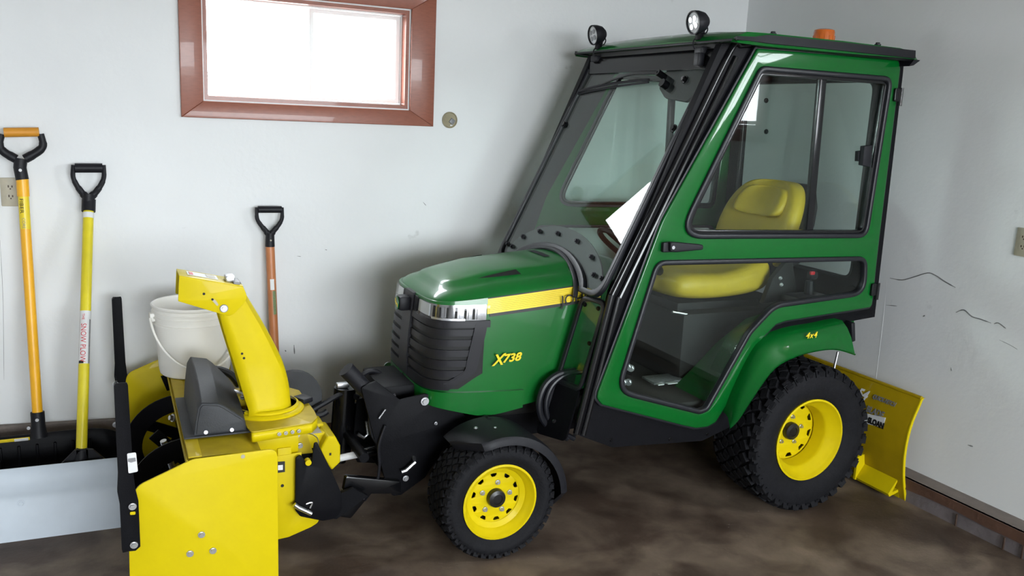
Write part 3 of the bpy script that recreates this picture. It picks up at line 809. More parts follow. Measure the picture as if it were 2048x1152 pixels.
    # hinges at the rear edge of the door
    for hq in ([(1.7794, 1.8130)][0], [(1.7930, 0.9699)][0]):
        plate('door_hinge', [rp(rect(hq[0]-.022, hq[0]+.018, hq[1]-.028, hq[1]+.028), .008, 3)], F(.540), .016, 'blackgloss', dr, bev=.004)
        bm = BM(); cyl(bm, F(.545)(hq[0]+.014, hq[1]-.045, 0), F(.545)(hq[0]+.014, hq[1]+.03, 0), .009, 10); ob('hinge_pin', bm, 'blackgloss', dr)
    # window fasteners seen on the upper glass
for q in [(1.9723, 1.7940), (1.9940, 1.6289)]:
    bm = BM(); bolt(bm, (q[0], .505, q[1]), (0, -1, 0), .010, .012); ob('glass_knob', bm, 'blackplastic', TR)

# ---- windshield
KW = .4862; WB = .982
def FWS(u, v, w_): return Vector((.44+(v-1.03)*KW-w_*.90, -u, v+w_*.437))
def archp(hw, top, base, p=2.0, n=24, foot=.0):
    out = []
    for i in range(n+1):
        t = -1+2*i/n; u = hw*math.copysign(abs(math.sin(t*PI/2))**.9, t)
        out.append((u, base+(top-base)*(max(0, 1-abs(u/hw)**p))**.72))
    return out
def outline(ins):
    """closed loop: down the sides, under, and over the hood arch"""
    side = rp([(.485-ins, WB+ins), (.478-ins, 1.925-ins), (-.478+ins, 1.925-ins), (-.485+ins, WB+ins)], [.07, .03, .03, .05], 6)
    a = archp(.342+ins, 1.097+ins, WB+ins)
    return side+a      # side runs near-bottom ... far-bottom, then the arch back to the near foot
ws = plate('windshield', [outline(0.004)], FWS, .005, 'glass', TR)
def ribbon(name, o0, o1, w0, th, m, parent):
    plate(name, [o0, o1], lambda u, v, w_: FWS(u, v, w_+w0), th, m, parent, bev=.004, res=2)
ribbon('windshield_seal', outline(-.006), outline(.016), .002, .022, 'seal', ws)
band = archp(.343, 1.102, 1.0)[1:-1]
bo = archp(.430, 1.190, 1.045)
pad = [(-.472, 1.065), (-.472, WB+.02), (-.338, WB+.02)]+[q for q in band if q[1] > WB+.025]+[(.338, WB+.02), (.472, WB+.02), (.472, 1.065)]+bo[::-1]
plate('hood_seal_panel', [pad], lambda u, v, w_: FWS(u, v, w_-.008), .006, 'blackplastic', ws)
bm = BM()
for u, v in [(-.44, 1.048), (-.385, 1.045), (-.33, 1.10), (-.20, 1.142), (-.04, 1.156), (.14, 1.150), (.30, 1.110), (.375, 1.052), (.44, 1.050)]:
    bolt(bm, FWS(u, v, .003), (-.9, 0, .437), .0085, .012)
ob('seal_panel_bolt', bm, 'blackplastic', ws)
# thick rubber bead hugging the hood
bm = BM(); tube(bm, [FWS(u, v, .012) for u, v in archp(.334, 1.090, WB-.03, n=30)], .0105, seg=10, smooth=False); ob('hood_bead', bm, 'seal', ws)
# glass knobs, hinge blocks, wiper
for u, v in ((.349, 1.823), (.434, 1.631), (-.455, 1.62), (-.15, 1.83)):
    bm = BM(); bolt(bm, FWS(u, v, .003), (-.9, 0, .437), .013, .012); ob('glass_knob', bm, 'blackgloss', ws)
bm = BM(); bolt(bm, FWS(.349, 1.823, .016), (-.9, 0, .437), .006, .004); ob('knob_stud', bm, 'mirror', ws)
mp = rp([(.165, 1.885), (.455, 1.89), (.455, 1.80), (.40, 1.745), (.24, 1.76), (.165, 1.80)], .02, 3)
plate('wiper_motor_plate', [mp], lambda u, v, w_: FWS(u, v, w_-.02), .012, 'blackplastic', ws)
bm = BM(); p = FWS(.196, 1.836, .0); cyl(bm, p, p+Vector((-.9, 0, .437))*.045, .014, 14); cyl(bm, FWS(.24, 1.80, .0), FWS(.24, 1.80, .03), .018, 12)
wp = ob('wiper', bm, 'blackgloss', ws)
bm = BM(); tube(bm, [FWS(.196, 1.836, .040), FWS(.02, 1.834, .045), FWS(-.14, 1.822, .030), FWS(-.26, 1.80, .022)], [.008, .007, .006, .005], seg=8); ob('wiper_arm', bm, 'blackgloss', wp)
bm = BM(); tube(bm, [FWS(-.46, 1.775, .012), FWS(-.26, 1.800, .016), FWS(-.02, 1.818, .012), FWS(.10, 1.823, .01)], .007, seg=6); tube(bm, [FWS(-.47, 1.766, .006), FWS(-.2, 1.795, .006), FWS(.10, 1.815, .006)], .005, seg=6); ob('wiper_blade', bm, 'blackplastic', wp)
# header beam over the windshield and round corner posts
bm = BM(); secs = []
for n in (-.50, .50): secs.append([(.905, -n, 1.952), (.868, -n, 1.952), (.850, -n, 1.92), (.838, -n, 1.865), (.862, -n, 1.860), (.905, -n, 1.89)])
loft(bm, secs); hd = ob('cab_header', bm, 'blackgloss', TR)
for c_, s_ in (((.855, -.40, 1.935), (.04, .05, .03)), ((.855, .42, 1.935), (.04, .05, .03)), ((.83, -.42, 1.90), (.03, .035, .05))):
    bm = BM(); box(bm, c_, s_, bev=.006); ob('hinge_block', bm, 'blackplastic', hd)
for sd in (1, -1):
    bm = BM()
    P = [(.335, .512, .455), (.452, .512, 1.0), (.900, .510, 1.925), (.955, .505, 1.958), (1.03, .50, 1.962)]
    tube(bm, [(x+.0, -sd*n, z) for x, n, z in [P[0], P[1]]], .0135, seg=12, smooth=False)
    tube(bm, [(x, -sd*n, z) for x, n, z in [P[1], ((P[1][0]+P[2][0])/2, .511, (P[1][2]+P[2][2])/2), P[2], P[3], P[4]]], .0135, seg=12, n=8)
    pt = ob('corner_post', bm, 'blackgloss', TR)
    bm = BM(); tube(bm, [(x+.030, -sd*(n+.002), z-.008) for x, n, z in [P[0], P[1]]], .011, seg=10, smooth=False); tube(bm, [(x+.034, -sd*(n+.002), z-.012) for x, n, z in [P[1], P[2]]], .011, seg=10, smooth=False)
    ob('post_channel', bm, 'blackgloss', pt)

# ---- foot-well curtains beside the hood
for sd in (1, -1):
    def FC(u, v, w_, sd=sd): return Vector((.415+(v-.95)*.28+(u-.34)*.23-w_*.9, -sd*(u+w_*.40), v))
    lp = rp([(.345, .62), (.345, .965), (.480, .965), (.487, .62)], [.03, .04, .04, .03], 5)
    cp = plate('footwell_curtain', [rp([(.325, .40), (.325, .62), (.485, .62), (.492, .42)], .02, 4)], FC, .010, 'black', TR)
    plate('curtain_glass', [lp], FC, .004, 'glass', cp)
    plate('curtain_seal', [off(lp, .006), off(lp, -.014)], FC, .018, 'seal', cp, bev=.005)
    for u, v in ((.375, .935), (.45, .935), (.46, .80)):
        bm = BM(); bolt(bm, FC(u, v, .003), (-.9, -sd*.4, 0), .007, .006); ob('curtain_bolt', bm, 'blackgloss', cp)
    bm = BM()
    arc = [(0.3988, 0.6581), (0.3264, 0.6518), (0.2704, 0.6152), (0.2453, 0.5511), (0.2560, 0.4830), (0.3046, 0.4226), (0.3833, 0.3747)]
    tube(bm, [(x, -sd*.36, z) for x, z in arc], .014, seg=10); tube(bm, [(x+.028, -sd*.365, z-.004) for x, z in arc], .011, seg=10)
    ob('edge_hose', bm, 'seal', cp)
    a2 = [(x+.012, z) for x, z in arc]
    plate('curtain_side_sheet', [a2+[(.37, .40), (.40, .66)]], FY(.352) if sd == 1 else FYf(.352), .006, 'blackplastic', cp)

# ---- roof
bm = BM(); secs = []
def rsec(x, hw, z0, zt):
    pts = []
    for n in (-1, -.97, -.7, -.35, 0, .35, .7, .97, 1): pts.append((x, n*hw, (zt if abs(n) < .99 else z0+.008)-(.018*abs(n)**3)))
    for n in (.98, .5, 0, -.5, -.98): pts.append((x, n*hw, z0))
    return pts
for x, hw, z0, zt in ((.835, .60, 1.968, 1.976), (.850, .62, 1.964, 1.992), (.90, .625, 1.962, 2.014), (1.0, .612, 1.962, 2.018), (1.4, .60, 1.965, 2.020), (1.72, .592, 1.970, 2.016), (1.80, .59, 1.968, 2.008), (1.835, .58, 1.960, 1.985)):
    secs.append(rsec(x, hw, z0, zt))
loft(bm, secs); rf = ob('cab_roof', bm, 'green', TR, angle=30)
for sd in (1, -1):
    bm = BM(); secs = []
    for x, n, z, hh in ((.845, .616, 1.970, .010), (.93, .616, 1.974, .018), (1.0, .606, 1.974, .020), (1.4, .594, 1.976, .022), (1.79, .586, 1.974, .022), (1.80, .584, 1.974, .020)):
        secs.append([(x, -sd*(n+.002), z+(.008 if x < .95 else .021)), (x, -sd*(n+.006), z-hh*.5), (x, -sd*(n-.012), z-hh), (x, -sd*(n-.05), z-hh), (x, -sd*(n-.05), z-.008)])
    loft(bm, secs); ob('drip_rail', bm, 'blackplastic', rf)
bm = BM(); box(bm, (.842, 0, 1.965), (.02, 1.20, .010), bev=.003); ob('visor_edge_trim', bm, 'blackplastic', rf)
plate('roof_liner', [rp(rect(.86, 1.79, -.49, .49), .03)], lambda u, v, w_: Vector((u, v, 1.952+w_)), .02, 'deep', rf)
bm = BM(); secs = []
for n in (-.585, .585): secs.append([(1.80, n, 1.96), (1.835, n, 1.958), (1.80, n, 1.935), (1.775, n, 1.93)])
loft(bm, secs); ob('rear_roof_edge', bm, 'blackplastic', rf)
for x, n in ((1.07, .55), (1.62, .55), (1.07, -.55), (1.62, -.55)):
    bm = BM(); bolt(bm, (x, -n, 2.004), (0, 0, 1), .010, .012); ob('roof_bolt', bm, 'blackplastic', rf)
# rear frame and rear window
rl = rp([(-.50, .86), (-.50, 1.95), (.50, 1.95), (.50, .86)], .03)
ri = rp([(-.43, .99), (-.43, 1.88), (.43, 1.88), (.43, .99)], .06)
rw = plate('cab_rear_frame', [rl, ri], FX(1.775), .03, 'black', TR, bev=.004)
plate('rear_window_glass', [off(ri, .006)], FX(1.78), .004, 'glass', rw)
plate('rear_window_seal', [off(ri, .008), off(ri, -.014)], FX(1.772), .02, 'seal', rw, bev=.004)
# work lights
for sd in (1, -1):
    c = Vector((.822, -sd*.390, 2.040)); d = Vector((-.985, -.0, -.17)).normalized()
    bm = BM(); R = .0455
    lathe(bm, [(0, -.055), (R*.45, -.052), (R*.80, -.035), (R*.97, -.010), (R, .0), (R, .014), (R*.90, .014), (R*.88, .006)], c, d, 28)
    wl = ob('work_light', bm, 'blackplastic', TR)
    bm = BM(); lathe(bm, [(R*.88, .008), (R*.6, .011), (0, .012)], c, d, 28); ln = ob('lamp_lens', bm, 'lens', wl)
    bm = BM()
    a, b, dd = face_frame(d)
    for k in range(4):
        q = c+d*.0115+(a*math.cos(k*PI/2+.6)+b*math.sin(k*PI/2+.6))*R*.42
        cyl(bm, q, q+d*.002, R*.24, 12)
    ob('lamp_reflector', bm, 'labelgrey' if 0 else 'mirror', wl)
    bm = BM(); box(bm, c+Vector((.022, 0, -.050)), (.026, .022, .03), bev=.003); box(bm, c+Vector((.028, 0, -.026)), (.02, .03, .03), bev=.003); ob('lamp_bracket', bm, 'black', wl)
    bm = BM(); tube(bm, [c+Vector((.045, 0, .0)), c+Vector((.062, .004, -.02)), c+Vector((.055, .01, -.04)), c+Vector((.03, .012, -.045)), c+Vector((.005, .012, -.07)), c+Vector((.012, .012, -.095)), c+Vector((.04, .012, -.10))], .003, seg=6); ob('lamp_wire', bm, 'blackplastic', wl)
# amber beacon
bq = (1.66, -.20)
bm = BM(); lathe(bm, [(.046, 0), (.046, .055), (.043, .064), (.030, .069), (0, .070)], (bq[0], bq[1], 2.026), (0, 0, 1), 28); bc = ob('beacon', bm, 'amber', TR)
bm = BM(); lathe(bm, [(.05, -.022), (.05, .006), (.046, .010)], (bq[0], bq[1], 2.026), (0, 0, 1), 24); ob('beacon_base', bm, 'blackplastic', bc)
bm = BM()
for k in range(14):
    a = 2*PI*k/14; cyl(bm, (bq[0]+.0462*math.cos(a), bq[1]+.0462*math.sin(a), 2.014), (bq[0]+.0462*math.cos(a), bq[1]+.0462*math.sin(a), 2.066), .0018, 5)
ob('beacon_rib', bm, 'amber', bc)

# ---- inside the cab
bm = BM(); box(bm, (.78, 0, .50), (.86, .94, .03), bev=.01); fl = ob('cab_floor', bm, 'floormat', TR)
# green tunnel and inner mudguards
for sd in (1, -1):
    bm = BM(); secs = []
    for n in (.27, .48):
        secs.append([(.96, -sd*n, .515), (1.06, -sd*n, .60), (1.17, -sd*n, .70), (1.32, -sd*n, .80), (1.50, -sd*n, .84), (1.76, -sd*n, .84), (1.76, -sd*n, .78), (1.45, -sd*n, .76), (1.20, -sd*n, .62), (1.08, -sd*n, .515)])
    loft(bm, secs); ob('inner_mudguard', bm, 'green', fl)
bm = BM(); box(bm, (1.35, 0, .66), (.72, .50, .36), bev=.04); ob('seat_platform', bm, 'deep', fl)
bm = BM(); secs = []
for x, hw, zt in ((.53, .31, 1.06), (.60, .29, 1.085), (.68, .24, 1.07), (.72, .20, .98), (.70, .15, .70), (.78, .14, .55)):
    secs.append([(x, -hw, .52), (x, -hw, zt-.06), (x, -hw*.7, zt), (x, hw*.7, zt), (x, hw, zt-.06), (x, hw, .52)])
loft(bm, secs); ds = ob('dashboard', bm, 'green', TR, angle=50)
bm = BM(); box(bm, (.70, -.0, .86), (.05, .30, .14), Euler((0, .4, 0)), bev=.01); ob('gauge_panel', bm, 'blackplastic', ds)
bm = BM(); cyl(bm, (.72, 0, .98), (.84, 0, 1.065), .022, 12); ob('steering_column', bm, 'blackplastic', ds)
bm = BM(); c = Vector((.85, 0, 1.075)); d = Vector((.6, 0, .8)).normalized(); a, b, _ = face_frame(d)
tube(bm, [c+(a*math.cos(t)+b*math.sin(t))*.165 for t in [2*PI*i/36 for i in range(37)]], .013, seg=8, smooth=False, cap=False)
for t in (PI/2, PI*7/6, PI*11/6): tube(bm, [c, c+(a*math.cos(t)+b*math.sin(t))*.165], .010, seg=8, smooth=False)
cyl(bm, c-d*.02, c+d*.02, .04, 16)
ob('steering_wheel', bm, 'blackplastic', TR)
bm = BM()
for x, z in ((.66, 1.07), (.69, 1.075)): tube(bm, [(x, -.28, z), (x-.005, -.29, z+.06), (x-.02, -.30, z+.11)], [.005, .005, .010], seg=8)
ob('control_lever', bm, 'blackplastic', ds)
# seat
def cushion(name, secs, parent, m='seat'):
    bm = BM(); loft(bm, secs)
    o = ob(name, bm, m, parent, angle=180)
    md = o.modifiers.new('s', 'SUBSURF'); md.levels = 2; md.render_levels = 2
    return o
def oval(x, hw, z0, z1, dip=0., k=.8):
    # section across the seat at x
    return [(x, -hw, z0+(z1-z0)*.35), (x, -hw*.98, z1-(z1-z0)*.12), (x, -hw*.80, z1+.004), (x, -hw*.35, z1-dip), (x, hw*.35, z1-dip), (x, hw*.80, z1+.004), (x, hw*.98, z1-(z1-z0)*.12), (x, hw, z0+(z1-z0)*.35), (x, hw*.8, z0), (x, -hw*.8, z0)]
SX = -.02
seat = cushion('seat', [oval(.955, .20, .925, .965), oval(.975, .24, .885, 1.000, .0), oval(1.07, .258, .872, 1.012, .018), oval(1.20, .262, .872, 1.000, .028), oval(1.33, .262, .876, 1.030, .03), oval(1.42, .255, .885, 1.065, .03), oval(1.47, .24, .90, 1.06, .02), oval(1.485, .20, .93, 1.02)], TR)
def bsec(z, hw, x0, x1):
    return [(x0+.02, -hw, z), (x0-.025, -hw*.94, z), (x0-.020, -hw*.72, z), (x0+.012, -hw*.4, z), (x0+.012, hw*.4, z), (x0-.020, hw*.72, z), (x0-.025, hw*.94, z), (x0+.02, hw, z), (x1, hw*.85, z), (x1, -hw*.85, z)]
bk = [bsec(1.03, .20, 1.44, 1.52), bsec(1.06, .235, 1.435, 1.55), bsec(1.15, .250, 1.455, 1.575), bsec(1.24, .250, 1.485, 1.60), bsec(1.32, .235, 1.520, 1.62), bsec(1.385, .20, 1.555, 1.635), bsec(1.42, .15, 1.58, 1.64), bsec(1.428, .08, 1.60, 1.63)]
bk = [[(x+.065, y*1.06, z-.022) for x, y, z in s] for s in bk]
back = cushion('seat_back', bk, TR)
hp = [bsec(1.26, .14, 1.478, 1.53), bsec(1.29, .165, 1.484, 1.54), bsec(1.34, .165, 1.512, 1.56), bsec(1.385, .14, 1.54, 1.59), bsec(1.40, .10, 1.56, 1.59)]
cushion('headrest_pad', [[(x+.065, y*1.06, z-.022) for x, y, z in s] for s in hp], back)
bm = BM(); loft(bm, [[(x+.03, y*1.04, z) for x, y, z in s][0:1]+[(x+.03, y*1.06, z) for x, y, z in s][7:] for s in bk[:-1]]); ob('seat_shell', bm, 'blackplastic', back)
bm = BM(); box(bm, (1.47, 0, 1.02), (.10, .44, .10), Euler((0, -.3, 0)), bev=.03); ob('seat_hinge_cover', bm, 'blackplastic', seat)
bm = BM(); box(bm, (1.22, 0, .850), (.46, .40, .05), bev=.015); ob('seat_pan', bm, 'deep', seat)
# armrest controls on the near side, with a red-topped lever
a = [(1.5471, 1.0223)][0]
bm = BM(); box(bm, (a[0]-.01, -.40, a[1]-.14), (.20, .12, .10), bev=.02); ac = ob('control_console', bm, 'blackplastic', TR)
bm = BM(); tube(bm, [(a[0]+.005, -.40, a[1]-.12), (a[0], -.40, a[1]-.03)], [.024, .018], seg=10, smooth=False); box(bm, (a[0]+.012, -.40, a[1]-.005), (.045, .035, .04), bev=.012); ob('lever_grip', bm, 'blackplastic', ac)
bm = BM(); box(bm, (a[0]-.008, -.418, a[1]+.008), (.024, .014, .016), bev=.004); ob('lever_button', bm, 'redknob', ac)
for q in [(1.3558, 1.0151), (1.3654, 0.9859)]:
    bm = BM(); bolt(bm, (q[0], -.42, q[1]), (0, -1, 0), .006, .01); ob('console_screw', bm, 'chrome', ac)
pl = [(1.4122, 0.9925), (1.5075, 1.0911), (1.5773, 0.8936), (1.3711, 0.8763)]
plate('seat_side_bracket', [pl], FY(.30), .03, 'deep', TR, bev=.006)
# pedals and foot-well fittings
for q in [(0.6098, 0.6769), (0.6247, 0.6693), (0.5937, 0.6127), (0.6178, 0.6105)]:
    bm = BM(); bolt(bm, (q[0], -.42, q[1]), (-.6, -.8, 0), .011, .014); ob('pedal_bolt', bm, 'chrome', fl)
for zz, xx in ((.62, .66), (.71, .64), (.80, .62)):
    bm = BM(); box(bm, (xx, -.26, zz), (.10, .10, .014), Euler((0, .35, 0)), bev=.004); ob('pedal', bm, 'blackgloss', fl)
bm = BM(); box(bm, (.93, -.22, .535), (.16, .10, .012), bev=.003); ob('warning_label', bm, 'labelgrey', fl)
bm = BM(); box(bm, (.86, -.30, .542), (.03, .02, .004)); box(bm, (.92, -.30, .542), (.05, .02, .004)); ob('warning_label', bm, 'label', fl)
bm = BM(); cyl(bm, (.95, -.22, .84), (1.16, -.24, .80), .006, 8); ob('seat_slide_rail', bm, 'chrome', seat)
# small parts at the sill
bm = BM(); box(bm, (.86, -.46, .44), (.8, .03, .09), bev=.01); ob('cab_sill', bm, 'black', TR)
# slim lower rear strut behind the wheel
st_ = [(1.8469, 0.5525), (1.8871, 0.6018)]
bm = BM(); cyl(bm, (1.86, -.30, st_[0][1]-.05), (1.875, -.30, st_[1][1]+.01), .006, 8); ob('tail_hitch_rod', bm, 'chrome', TR)
bm = BM(); box(bm, (1.72, 0, .50), (.20, .30, .40), bev=.02); box(bm, (1.80, 0, .36), (.16, .24, .05), bev=.01); ob('rear_hitch', bm, 'black', TR)

# ---- front lift hitch
hitchB = [(-0.4469, 0.6302), (-0.3895, 0.6504), (-0.2937, 0.5657), (-0.1932, 0.5801), (-0.1206, 0.5648), (-0.0114, 0.4642), (-0.0192, 0.3870), (-0.1135, 0.3394), (-0.1838, 0.2326), (-0.2814, 0.1730), (-0.3160, 0.1741), (-0.3475, 0.2455), (-0.3857, 0.3943)]
for sd, F in ((1, FY), (-1, FYf)):
    hp_ = plate('front_lift_plate', [rp(hitchB if sd == 1 else hitchB[5:], .012, 3)], F(.235), .012, 'black', TR, bev=.002)
    for q, r in zip([(-0.1959, 0.5531), (-0.1479, 0.4578)], (.020, .008)):
        bm = BM(); bolt(bm, F(.245)(q[0], q[1], 0), (0, -sd, 0), r*.62, .012); ob('lift_bolt', bm, 'chrome', hp_)
    ar = [(-0.5332, 0.1339), (-0.4867, 0.1181), (-0.4094, 0.2072), (-0.2890, 0.1891), (-0.2901, 0.2415), (-0.5074, 0.2929)]
    plate('lift_arm', [rp(ar, .01, 3)], F(.25), .03, 'blackgloss', hp_, bev=.004)
    pin = [(-0.3411, 0.2819), (-0.2912, 0.2832), (-0.2731, 0.2869), (-0.2373, 0.3151)]
    bm = BM(); P = [(x, -sd*.27, z) for x, z in pin]; tube(bm, [P[1], P[2], P[3], (P[3][0]+.004, -sd*.24, P[3][2]+.01)], .008, seg=8, smooth=False); ob('lock_pin', bm, 'chrome', hp_)
    pin = [(-0.5138, 0.2316), (-0.5078, 0.2003), (-0.4885, 0.1851), (-0.4383, 0.1998)]
    bm = BM(); P = [(x, -sd*.27, z) for x, z in pin]; tube(bm, [(P[0][0], -sd*.24, P[0][2])]+P, .007, seg=8, smooth=False); ob('lock_pin', bm, 'chrome', hp_)
    bm = BM(); q = [(-0.2682, 0.2468)][0]; bolt(bm, (q[0], -sd*.25, q[1]), (0, -sd, 0), .009, .012); ob('lift_bolt', bm, 'chrome', hp_)
bm = BM()
hq = [(-0.4943, 0.6945), (-0.3768, 0.5609), (-0.2991, 0.4509)]
tube(bm, [(x, -.20, z) for x, z in hq[:2]], .031, seg=16, smooth=False); lh = ob('lift_handle_bar', bm, 'blackplastic', TR)
bm = BM(); tube(bm, [(x, -.20, z) for x, z in hq[1:]], [.030, .034], seg=12, smooth=False); ob('bar_socket', bm, 'black', lh)
bm = BM(); cyl(bm, (-.42, -.20, .33), (-.42, .22, .33), .02, 12); cyl(bm, (-.30, -.24, .22), (-.30, .24, .22), .018, 12); box(bm, (-.25, 0, .42), (.16, .44, .12), bev=.01); box(bm, (-.24, 0, .54), (.2, .28, .10), bev=.01); ob('hitch_cross_tube', bm, 'black', TR)
# far side lift cylinder with its pins and hose
fq = [(-0.4226, 0.5212), (-0.4416, 0.2385), (-0.3254, 0.3579), (-0.3202, 0.2903), (-0.3527, 0.3009)]
bm = BM(); cyl(bm, (fq[0][0], .10, fq[0][1]), (fq[1][0], .10, fq[1][1]), .045, 18); cyl(bm, (fq[1][0], .10, fq[1][1]), (fq[1][0]-.005, .10, .20), .03, 12); lc = ob('lift_cylinder', bm, 'blackgloss', TR)
bm = BM(); box(bm, (fq[0][0]-.01, .10, fq[0][1]+.012), (.05, .03, .02), bev=.004); ob('cylinder_cap', bm, 'chrome', lc)
fp = [(-0.3519, 0.3935), (-0.3449, 0.3383), (-0.3616, 0.3251), (-0.3870, 0.3433)]
bm = BM(); tube(bm, [(x, .02, z) for x, z in fp], .008, seg=8, smooth=False); ob('lock_pin', bm, 'chrome', lc)
plate('far_lift_bracket', [[(-0.3800, 0.4759), (-0.3168, 0.4913), (-0.1952, 0.3463), (-0.1914, 0.1651), (-0.3771, 0.2013), (-0.3989, 0.2596)]], FYf(.07), .012, 'black', TR)
# drive shaft between tractor and implement
sh = [(-0.5299, 0.2965), (-0.4141, 0.3065), (-0.2447, 0.3191)]
bm = BM(); cyl(bm, (sh[0][0]-.02, -.10, sh[0][1]-.003), (sh[1][0], -.10, sh[1][1]), .014, 14); s1 = ob('drive_shaft', bm, 'label', TR)
bm = BM(); cyl(bm, (sh[1][0], -.10, sh[1][1]), (sh[2][0]+.05, -.10, sh[2][1]+.01), .020, 14); ob('shaft_sleeve', bm, 'blackgloss', s1)
# hydraulic hoses
bm = BM()
hs = [(-0.5928, 0.4415), (-0.5164, 0.4759), (-0.4348, 0.5061), (-0.3722, 0.4784)]
tube(bm, [(x, .05+i*.01, z) for i, (x, z) in enumerate(hs)], .011, seg=8)
ob('hydraulic_hose', bm, 'blackplastic', TR); bm = BM()
hs = [(-0.3435, 0.3506), (-0.3943, 0.4284), (-0.4052, 0.5103), (-0.3669, 0.5665), (-0.3078, 0.5807)]
tube(bm, [(x, -.225, z) for x, z in hs], .008, seg=8)
ob('hydraulic_hose', bm, 'blackplastic', TR)
bm = BM()
hs = [(-0.4327, 0.1798), (-0.3863, 0.2450), (-0.3755, 0.3154), (-0.3787, 0.3972), (-0.3544, 0.4751)]
tube(bm, [(x, -.255, z) for x, z in hs], .006, seg=8); ob('control_cable', bm, 'blackplastic', TR)
bm = BM(); ringc = [(-0.3268, 0.5495)][0]; a = [(ringc[0]+.05*math.cos(t), .05, ringc[1]+.05*math.sin(t)) for t in [PI*1.3*i/12-.3 for i in range(13)]]; tube(bm, a, .011, seg=8, smooth=False); ob('hose_loop', bm, 'blackplastic', TR)
bm = BM(); q = [(-0.3226, 0.5519)][0]; cyl(bm, (q[0]-.015, .0, q[1]-.02), (q[0]+.01, .0, q[1]+.02), .008, 8); ob('hose_fitting', bm, 'chrome', TR)
bm = BM(); q = [(-0.3817, 0.5078), (-0.3566, 0.5414)]; 
cyl(bm, (q[0][0], -.262, q[0][1]), (q[1][0], -.262, q[1][1]), .004, 6); ob('clip_ring', bm, 'chrome', TR)

# ================================================================ snow blower standing in front of the tractor, same axes
SB = empty('snow_blower', TR.location, TR.rotation_euler.z, label='yellow snow blower attachment with curved chute in front of the tractor', category='snow blower')
near = [(-1.2551, 0.3401), (-1.2746, 0.2689), (-1.2599, 0.2124), (-0.8189, 0.1253)]
side_near = rp([(-1.262, .30), (-1.266, .10), (-1.20, .012), (-.83, .012), (-.816, .10), (-.816, .574), (-1.072, .571), (-1.24, .503)], [0, .06, .06, .02, 0, .03, .06, .05], 5)
for sd, F in ((1, FY), (-1, FYf)):
    pn = plate('side_plate', [side_near], F(.60), .008, 'yellow', SB, bev=.002)
    pts = [(-1.0526, 0.3168), (-1.0882, 0.2582), (-1.0195, 0.2559)] if sd == 1 else [(-1.00, .25), (-1.03, .20), (-.97, .21)]
    for q in pts:
        bm = BM(); bolt(bm, F(.604)(q[0], q[1], 0), (0, -sd, 0), .0082, .008); ob('plate_bolt', bm, 'chrome', pn)
    q = [(-0.9229, 0.5611)][0]
    bm = BM(); cyl(bm, F(.603)(q[0], q[1], 0), F(.6055)(q[0], q[1], 0), .0065, 12); ob('plate_plug', bm, 'plate', pn)
    # drift cutter bar: angled black steel bar bolted to the front edge
    s = -1 if sd == -1 else 1
    bm = BM(); secs = []
    for x, z, wd in ((-1.262, .300, .036), (-1.256, .312, .052), (-1.256, .46, .052), (-1.262, .50, .050), (-1.262, .55, .042), (-1.264, .828, .038), (-1.263, .836, .030)):
        y0 = -sd*(.606+.006)
        secs.append([(x-wd/2, y0, z), (x, y0-sd*.003*-1, z), (x+wd/2, y0, z), (x+wd/2, y0+sd*.006, z), (x, y0+sd*.008, z), (x-wd/2+.005, y0+sd*.007, z), (x-wd/2+.005, y0+sd*.032, z), (x-wd/2, y0+sd*.032, z)])
    loft(bm, secs); db = ob('drift_bar', bm, 'black', SB)
    for q in [(-1.2471, 0.4477), (-1.2477, 0.3216)]:
        bm = BM(); bolt(bm, F(.613)(q[0], q[1], 0), (0, -sd, 0), .0085, .010); ob('bar_bolt', bm, 'chrome', db)
    plate('bar_slot', [rp([(-1.2548, 0.4304), (-1.2396, 0.4295), (-1.2399, 0.4198), (-1.2551, 0.4207)], .003, 2)], F(.6135), .002, 'yellow', db)
    if sd == 1:
        lb = [(-1.2558, 0.6180), (-1.2312, 0.6180), (-1.2280, 0.5570), (-1.2542, 0.5543)]
        l_ = plate('bar_label', [rp(lb, .004, 2)], F(.6135), .002, 'label', db)
        plate('label_print', [[(-1.2537, 0.6019), (-1.2332, 0.6024), (-1.2322, 0.5911), (-1.2460, 0.5882), (-1.2541, 0.5924)]], F(.615), .001, 'labelgrey', l_)
    else:
        l2 = [(-1.2836, 0.4613), (-1.2909, 0.2813)]
        for q in l2:
            bm = BM(); bolt(bm, (q[0]+.0, .595, q[1]), (0, -1, 0), .009, .010); ob('bar_bolt', bm, 'chrome', db)
# housing: flat top with turned front lip, curved back
prof = [(-1.085, .545), (-1.083, .566), (-1.070, .572), (-.93, .572), (-.88, .555), (-.845, .50), (-.828, .42), (-.824, .30), (-.828, .18), (-.85, .09), (-.89, .04), (-.95, .018), (-1.10, .018)]
pp = [(p.x, p.y) for p in smoothpath([(a, b, 0) for a, b in prof], 3)]
def sheet(pts, t):
    inner = []
    for i, p in enumerate(pts):
        a = Vector(pts[max(i-1, 0)]); b = Vector(pts[min(i+1, len(pts)-1)]); d = (b-a).normalized()
        inner.append((p[0]+d.y*-t*-1*-1, p[1]-d.x*t))
    return pts+inner[::-1]
bm = BM(); sh_ = sheet(pp, .006)
loft(bm, [[(x, -.598, z) for x, z in sh_], [(x, .598, z) for x, z in sh_]])
hs_ = ob('auger_housing', bm, 'yellowold', SB)
bm = BM(); box(bm, (-1.064, 0, .5745), (.040, 1.19, .004), bev=.0015); ob('front_lip', bm, 'yellowold', hs_)
plate('scraper_bar', [rect(-1.12, -.90, -.58, .58)], FZ(.010), .012, 'black', hs_)
